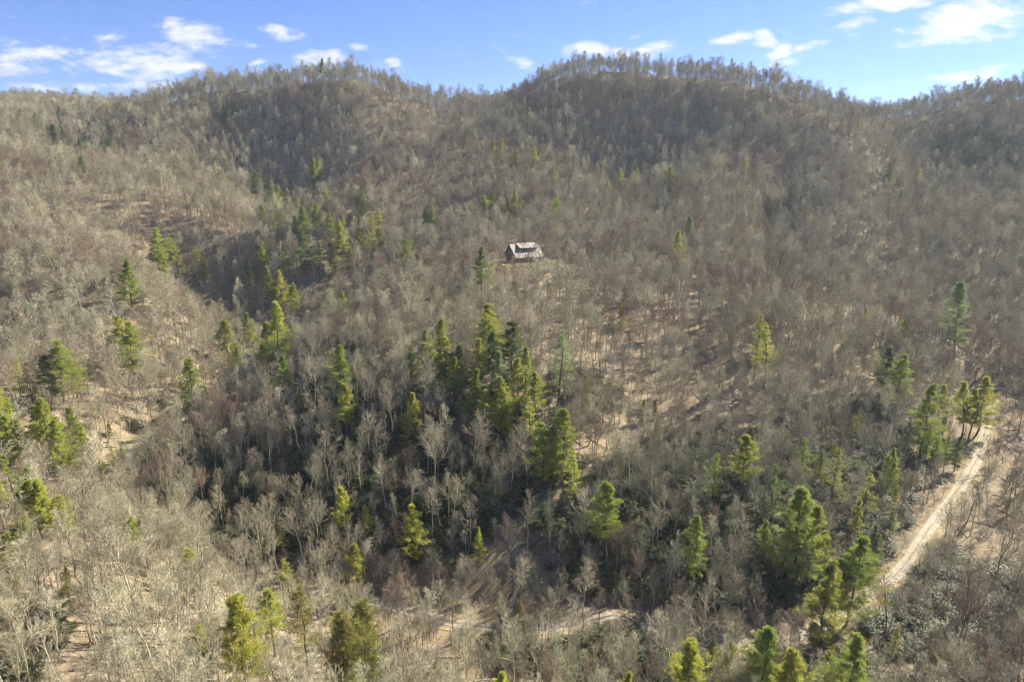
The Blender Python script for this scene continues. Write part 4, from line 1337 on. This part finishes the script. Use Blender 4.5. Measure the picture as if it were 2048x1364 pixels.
# saplings and brush under the tall trees
sx, sy = jitter_grid(-280, 330, 45, 330, 3.6)
sz = ground(sx, sy)
ok, _, _, sdep = in_view(sx, sy, sz)
sr, _ = near_line(sx, sy, ROADS['road'][0])
sl, _ = near_line(sx, sy, ROADS['lane'][0])
scv = np.full(len(sx), 1e9)
for t_ in (2, 4, 6):
    scv = np.minimum(scv, near_line(sx + t_ * sx / np.hypot(sx, sy), sy + t_ * sy / np.hypot(sx, sy), ROADS['road'][0])[0])
ok &= ~((scv < 2.2) & (project(np.stack([sx, sy, sz], -1))[0] > 1560)) & (sr > 1.9) & (sl > 3.0) & (np.hypot(sx - HOUSE[0], sy - HOUSE[1]) > 14) & (rng.random(len(sx)) < .7)
sx, sy, sz = sx[ok], sy[ok], sz[ok]
m = len(sx)
h = rng.uniform(1.5, 5.0, m) / 20
scatter('brush_undergrowth', [proto('brush', [g for g in bare_tree(300 + i, fork=.18, spread=1.2, fine=False)], [M[t], M[t]]) for i, t in enumerate(TONES + TONES)],
        np.stack([sx, sy, sz], -1), np.stack([rng.normal(0, .08, m), rng.normal(.03, .08, m), rng.random(m) * 6.28], -1),
        np.stack([h * 1.25, h * 1.25, h], -1), rng.integers(0, 6, m), kind='stuff', label='thin leafless saplings and brush under the trees', category='undergrowth')
print('saplings', m)

# glossy evergreen shrubs (rhododendron and laurel)
qx, qy = jitter_grid(-280, 360, 60, 290, 1.9)
qz = ground(qx, qy)
ok, _, _, qd = in_view(qx, qy, qz, 60, 0, 1560)
upx, upy, _ = project(np.stack([qx, qy, qz], -1))
nz = vnoise(qx / 26, qy / 26, 31) + .5 * vnoise(qx / 10, qy / 10, 32)


def blob(cx_, cy_, rx, ry):
    return np.clip(1.25 - ((upx - cx_) / rx) ** 2 - ((upy - cy_) / ry) ** 2, 0, 1)


want = np.maximum.reduce([blob(1480, 1050, 330, 190), blob(1230, 1060, 190, 130), blob(560, 1000, 270, 130) * .8, blob(850, 960, 300, 170) * .85, blob(1900, 1250, 190, 130) * .4,
                          blob(1180, 1310, 200, 70) * .8, blob(1560, 1400, 300, 80) * .7, blob(1150, 800, 90, 60) * .5, blob(330, 900, 90, 90) * .5, blob(60, 1300, 90, 100) * .5,
                          blob(700, 800, 120, 130) * .5, blob(1700, 900, 180, 110) * .5])
sr, _ = near_line(qx, qy, ROADS['road'][0])
sl, _ = near_line(qx, qy, ROADS['lane'][0])
ok &= (rng.random(len(qx)) < want * (1.25 + .6 * nz)) & (sr > 3.6) & (sl > 3.5)
a = np.stack([qx, qy, qz], -1)[ok]
# the dark laurel patch on the far mountainside
fx, fy = jitter_grid(120, 520, 330, 560, 3.2)
fz = ground(fx, fy)
fpx, fpy, _ = project(np.stack([fx, fy, fz], -1))
fk = np.clip(1.2 - ((fpx - 1960) / 110) ** 2 - ((fpy - 330) / 80) ** 2, 0, 1)
fk = np.maximum(fk, .6 * np.clip(1 - ((fpx - 1250) / 60) ** 2 - ((fpy - 270) / 50) ** 2, 0, 1))
fk = np.maximum(fk, .9 * np.clip(1.1 - ((fpx - 1560) / 45) ** 2 - ((fpy - 430) / 50) ** 2, 0, 1))  # dark shrubs added here to stand in for the shadow line along the spur
fo = rng.random(len(fx)) < fk * .9
b = np.stack([fx, fy, fz], -1)[fo]
PQ = np.concatenate([a, b])
hs = np.r_[rng.uniform(1.4, 3.8, len(a)), rng.uniform(3.5, 7.0, len(b))] / 3.2
bpx, bpy_, bd = project(PQ)
vis = (bpx > 0) & (bpx < 2048) & (bpy_ > 0) & (bpy_ < 1364)
order = np.argsort(np.where(vis, bd / hs, 1e9))
single = np.zeros(len(PQ), bool)
single[order[:260]] = True
SG = [shrub(400 + i) for i in range(5)]
SM = [(s.mesh('shrub_stems', [M['bark_tan']]), f.mesh('shrub_leaves', [M['leaf_shrub']])) for s, f in SG]
kind = rng.integers(0, 5, len(PQ))
for i in np.where(single)[0]:
    root = bpy.data.objects.new('evergreen_shrub', None)
    COL.objects.link(root)
    root.empty_display_size = .3
    root.location = PQ[i]
    wd = hs[i] * rng.uniform(1.0, 1.4)
    root.scale = (wd, wd, hs[i])
    root.rotation_euler = (0, 0, rng.random() * 6.28)
    ax, by = bpx[i], bpy_[i]
    best, bd_ = None, 1e9
    for j, r in enumerate(CON):
        if r[0] in NICK:
            ddx, ddy = PQ[i, 0] - CON_BASE[j, 0], PQ[i, 1] - CON_BASE[j, 1]
            if math.hypot(ddx, ddy) < bd_:
                bd_, best = math.hypot(ddx, ddy), (ddx, ddy, NICK[r[0]])
    ddx, ddy, nick = best
    where = '%s%s the %s' % ('just ' if bd_ < 7 else 'well ' if bd_ > 16 else '', 'behind' if ddy > abs(ddx) else 'in front of' if ddy < -abs(ddx) else 'right of' if ddx > 0 else 'left of', nick)
    form = 'wide ' if wd / hs[i] > 1.27 else 'narrow ' if wd / hs[i] < 1.12 else ''
    root['label'] = '%s %sdark evergreen shrub %s' % ('low' if hs[i] < .7 else 'very tall' if hs[i] > 1.1 else 'tall' if hs[i] > .98 else 'rounded', form, where)
    root['category'] = 'shrub'
    root['group'] = 'glossy evergreen shrubs of the near slopes'
    add('stem', SM[kind[i]][0], root)
    add('foliage', SM[kind[i]][1], root)
rest = ~single
m = rest.sum()
wd = hs[rest] * rng.uniform(1.0, 1.4, m)
scatter('evergreen_undergrowth', [proto('shrubs', [s, f], [M['bark_tan'], M['leaf_shrub']]) for s, f in SG], PQ[rest],
        np.stack([np.zeros(m), np.zeros(m), rng.random(m) * 6.28], -1), np.stack([wd, wd, hs[rest]], -1), kind[rest],
        kind='stuff', label='mass of glossy dark evergreen shrubs under the bare trees', category='undergrowth')
print('shrubs', len(PQ))

# dead wood on the forest floor
dx_, dy_ = jitter_grid(-240, 290, 60, 250, 5.2)
dz_ = ground(dx_, dy_)
ok, _, _, _ = in_view(dx_, dy_, dz_, 20, 0, 1450)
ok &= (near_line(dx_, dy_, ROADS['road'][0])[0] > 3.5) & (near_line(dx_, dy_, ROADS['lane'][0])[0] > 3.5) & (rng.random(len(dx_)) < .55)
dx_, dy_, dz_ = dx_[ok], dy_[ok], dz_[ok]
m = len(dx_)
dead = []
for i in range(4):
    g = Geo()
    rg = np.random.default_rng(500 + i)
    P_ = np.stack([np.linspace(0, 6, 6), np.cumsum(rg.normal(0, .08, 6)), .12 + np.cumsum(rg.normal(0, .03, 6))], -1)[None]
    R_ = np.linspace(.17, .05, 6)[None]
    g.tubes(P_, R_, 5)
    BP, BR, BL = shoots(rg, P_, R_, 5, .35, 1.0, (.8, .6), 1.6, 3, 0, .15, .5)
    g.tubes(BP, BR, 3)
    dead.append(proto('dead', [g], [M[('bark_pale', 'bark_tan', 'bark_pine', 'bark_tan')[i]]]))
eps = 1.5
sc_ = rng.uniform(.5, 1.3, m)
az_ = rng.random(m) * 6.28
rise = (ground(dx_ + np.cos(az_) * eps, dy_ + np.sin(az_) * eps) - dz_) / eps
scatter('fallen_branch_debris', dead, np.stack([dx_, dy_, dz_], -1), np.stack([np.zeros(m), -np.arctan(rise), az_], -1), np.stack([sc_, sc_, sc_], -1), rng.integers(0, 4, m),
        kind='stuff', label='fallen dead branches and thin logs on the forest floor', category='debris')

# ------------------------------------------------------------------ the cabin on the crest
def boxes(name, specs, mat, parent, **props):
    """One mesh of axis-aligned boxes given as (x0, x1, y0, y1, z0, z1)."""
    V, Q = [], []
    for k_, (x0, x1, y0, y1, z0, z1) in enumerate(specs):
        V += [(a, b, c) for c in (z0, z1) for a, b in ((x0, y0), (x1, y0), (x1, y1), (x0, y1))]
        Q += [[k_ * 8 + i for i in f] for f in ((0, 3, 2, 1), (4, 5, 6, 7), (0, 1, 5, 4), (1, 2, 6, 5), (2, 3, 7, 6), (3, 0, 4, 7))]
    return add(name, mesh_from(name, np.array(V, float), np.array(Q), mats=[mat]), parent, **props)


def slab(name, pts, th, mat, parent):
    """A sloping roof plane of four corners with thickness."""
    p = np.array(pts, float)
    nn = np.cross(p[1] - p[0], p[2] - p[0])
    nn /= np.linalg.norm(nn)
    V = np.vstack([p, p - nn * th])
    return add(name, mesh_from(name, V, np.array([(0, 1, 2, 3), (7, 6, 5, 4), (0, 4, 5, 1), (1, 5, 6, 2), (2, 6, 7, 3), (3, 7, 4, 0)]), mats=[mat]), parent)


cabin = bpy.data.objects.new('log_cabin', None)
COL.objects.link(cabin)
cabin.location = (HOUSE[0], HOUSE[1], HOUSE[2])
cabin.rotation_euler = (0, 0, math.radians(27))
cabin['label'] = 'brown log cabin with pale grey roof and wide dormer on the hill crest'
cabin['category'] = 'cabin'
L2, D2, WH, RI = 6.6, 4.6, 3.4, 4.9
V = np.array([(-L2, -D2, -1), (L2, -D2, -1), (L2, D2, -1), (-L2, D2, -1), (-L2, -D2, WH), (L2, -D2, WH), (L2, D2, WH), (-L2, D2, WH), (-L2, 0, WH + RI - .35), (L2, 0, WH + RI - .35)])
add('wall', mesh_from('cabin_wall', V, np.array([(0, 1, 5, 4), (2, 3, 7, 6), (1, 2, 6, 5), (3, 0, 4, 7)]), np.array([(5, 6, 9), (7, 4, 8)]), [M['log_wall']]), cabin)
e, zo = .75, WH - .55
roof_a = slab('roof_slope', [(-L2 - e, -D2 - 2.4, WH - 1.0), (L2 + e, -D2 - 2.4, WH - 1.0), (L2 + e, 0, WH + RI), (-L2 - e, 0, WH + RI)], .18, M['roof'], cabin)
roof_b = slab('roof_slope', [(L2 + e, D2 + .7, zo), (-L2 - e, D2 + .7, zo), (-L2 - e, .004, WH + RI - .002), (L2 + e, .004, WH + RI - .002)], .18, M['roof'], cabin)
boxes('ridge_cap', [(-L2 - e - .05, L2 + e + .05, -.2, .2, WH + RI - .02, WH + RI + .08)], M['roof'], roof_a)
dorm = boxes('dormer', [(-3.2, 5.0, -3.4, -.2, WH + 1.2, WH + 3.5)], M['log_wall'], cabin)
slab('dormer_roof', [(-3.9, -4.3, WH + 3.15), (5.7, -4.3, WH + 3.15), (5.7, .1, WH + RI + .18), (-3.9, .1, WH + RI + .18)], .16, M['roof'], dorm)
for q in range(3):
    wx_ = -2.2 + q * 2.7
    wn = boxes('window', [(wx_, wx_ + 1.5, -3.45, -3.39, WH + 1.9, WH + 2.9)], M['trim'], cabin)
    boxes('pane', [(wx_ + .1, wx_ + 1.4, -3.48, -3.44, WH + 2.0, WH + 2.8)], M['glass'], wn)
for q, wx_ in enumerate((-5.2, -2.6, 2.4, 4.6)):
    wn = boxes('window', [(wx_, wx_ + 1.2, -D2 - .06, -D2 + .02, 1.0, 2.4)], M['trim'], cabin)
    boxes('pane', [(wx_ + .1, wx_ + 1.1, -D2 - .09, -D2 - .05, 1.1, 2.3)], M['glass'], wn)
dr = boxes('door', [(0, 1.1, -D2 - .07, -D2 + .02, .1, 2.2)], M['trim'], cabin)
boxes('door_handle', [(.92, .98, -D2 - .12, -D2 - .06, 1.05, 1.2)], M['stone'], dr)
for wy_ in (-1.6, .8):
    wn = boxes('window', [(-L2 - .06, -L2 + .02, wy_, wy_ + 1.1, 3.6, 5.0)], M['trim'], cabin)
    boxes('pane', [(-L2 - .09, -L2 - .05, wy_ + .1, wy_ + 1.0, 3.7, 4.9)], M['glass'], wn)
boxes('porch_floor', [(-L2 - .3, L2 + .3, -D2 - 2.3, -D2 - .02, -.25, .05)], M['deck'], cabin)
for q in range(6):
    px_ = -L2 + q * (2 * L2 / 5)
    boxes('porch_post', [(px_ - .09, px_ + .09, -D2 - 2.2, -D2 - 2.02, -1.2, WH - 1.15)], M['log_wall'], cabin)
boxes('porch_railing', [(-L2, L2, -D2 - 2.16, -D2 - 2.08, .9, 1.0), (-L2, L2, -D2 - 2.15, -D2 - 2.09, .45, .52)], M['log_wall'], cabin)
dk = boxes('deck', [(-L2 - 7.5, -L2 - .35, -D2 - 3.0, .6, -.30, -.05)], M['deck'], cabin)
for a_, b_ in ((-L2 - 7.3, -D2 - 2.8), (-L2 - 4.2, -D2 - 2.8), (-L2 - 1.0, -D2 - 2.8), (-L2 - 7.3, .3)):
    boxes('deck_post', [(a_ - .1, a_ + .1, b_ - .1, b_ + .1, -3.2, -.30)], M['log_wall'], dk)
boxes('deck_skirt', [(-L2 - 7.4, -L2 - .5, -D2 - 2.95, -D2 - 2.88, -3.0, -.32)], M['log_wall'], dk)
boxes('chimney', [(L2 - .2, L2 + .9, 1.0, 2.3, -1, WH + RI + 1.1)], M['stone'], cabin)

# fallen wood and the log across the end of the road
def log(name, a, b, r, mat, label):
    a, b = np.array(a, float), np.array(b, float)
    P = (a[None] + (b - a)[None] * np.linspace(0, 1, 7)[:, None])[None]
    P[0, 1:-1] += np.random.default_rng(3).normal(0, r * .25, (5, 3))
    g = Geo()
    g.tubes(P, np.linspace(r, r * .72, 7)[None], 8)
    ends = np.array([[0, 1, 2, 3], [0, 3, 4, 5], [0, 5, 6, 7]])
    g.Q.append(ends)
    g.Q.append(ends + 48)
    o = add(name, g.mesh(name, [mat]))
    st_ = Geo()
    st_.spikes((a + (b - a) * .35)[None], norm(np.array([[.2, -.3, 1.0]])), np.array([r * 4]), r * .3)
    st_.spikes((a + (b - a) * .7)[None], norm(np.array([[-.4, .5, .8]])), np.array([r * 5]), r * .25)
    add('branch_stub', st_.mesh('branch_stub', [mat]), o)
    o['label'] = label
    o['category'] = 'log'


p0, _ = hit(1868, 1296)
p1, _ = hit(1905, 1310)
log('fallen_log', p0 + UP * .6, p1 + UP * .6, .33, M['fresh_log'], 'orange brown fallen log among shrubs in the lower corner')
p0, _ = hit(1984, 778)
p1, _ = hit(2012, 775)
log('fallen_log', p0 + UP * .8, p1 + UP * .9, .32, M['log_wall'], 'dark brown log lying across the end of the gravel road')
p0, _ = hit(1996, 783)
rb = np.random.default_rng(9)
th = np.linspace(0, 2 * np.pi, 11)[:-1]
V = [(0, 0, 1.15)]
for zz_, rr_ in ((.85, .7), (.4, 1.1), (-.4, 1.2)):
    V += [(1.35 * rr_ * math.cos(t_) * rb.uniform(.85, 1.15), rr_ * math.sin(t_) * rb.uniform(.85, 1.15), zz_ + rb.normal(0, .06)) for t_ in th]
T = [(0, 1 + i, 1 + (i + 1) % 10) for i in range(10)]
Q = [(1 + r_ * 10 + i, 11 + r_ * 10 + i, 11 + r_ * 10 + (i + 1) % 10, 1 + r_ * 10 + (i + 1) % 10) for r_ in range(2) for i in range(10)]
rock = add('boulder', mesh_from('boulder', np.array(V), np.array(Q), np.array(T), [M['stone']]), label='grey boulder in front of the log at the road end', category='boulder')
rock.location = (p0[0], p0[1], float(ground(p0[0], p0[1])))

# ------------------------------------------------------------------ haze
hz, hzt = bpy.data.materials.new('haze_air'), None
hz.use_nodes = True
hzt = NT(hz.node_tree)
hzt.n.remove(hzt.n['Principled BSDF'])
pv = hzt.new('ShaderNodeVolumePrincipled')
pv.inputs['Color'].default_value = (.72, .84, 1.0, 1)
pv.inputs['Density'].default_value = .00010
pv.inputs['Anisotropy'].default_value = .2
hzt.l.new(pv.outputs[0], hzt.n['Material Output'].inputs['Volume'])
zt_, zb_ = float(HZ.max()) + 45, float(HZ.min()) - 1
x0, x1, y0, y1 = XS[0] - 5, XS[-1] + 5, YS[0] - 5, YS[-1] + 5
hb = boxes('haze', [(x0, x1, y0, y1, zb_, zt_)], hz, None, kind='stuff')
hb['label'] = 'pale blue haze in the air over the valley'
print('haze box', zb_, zt_)
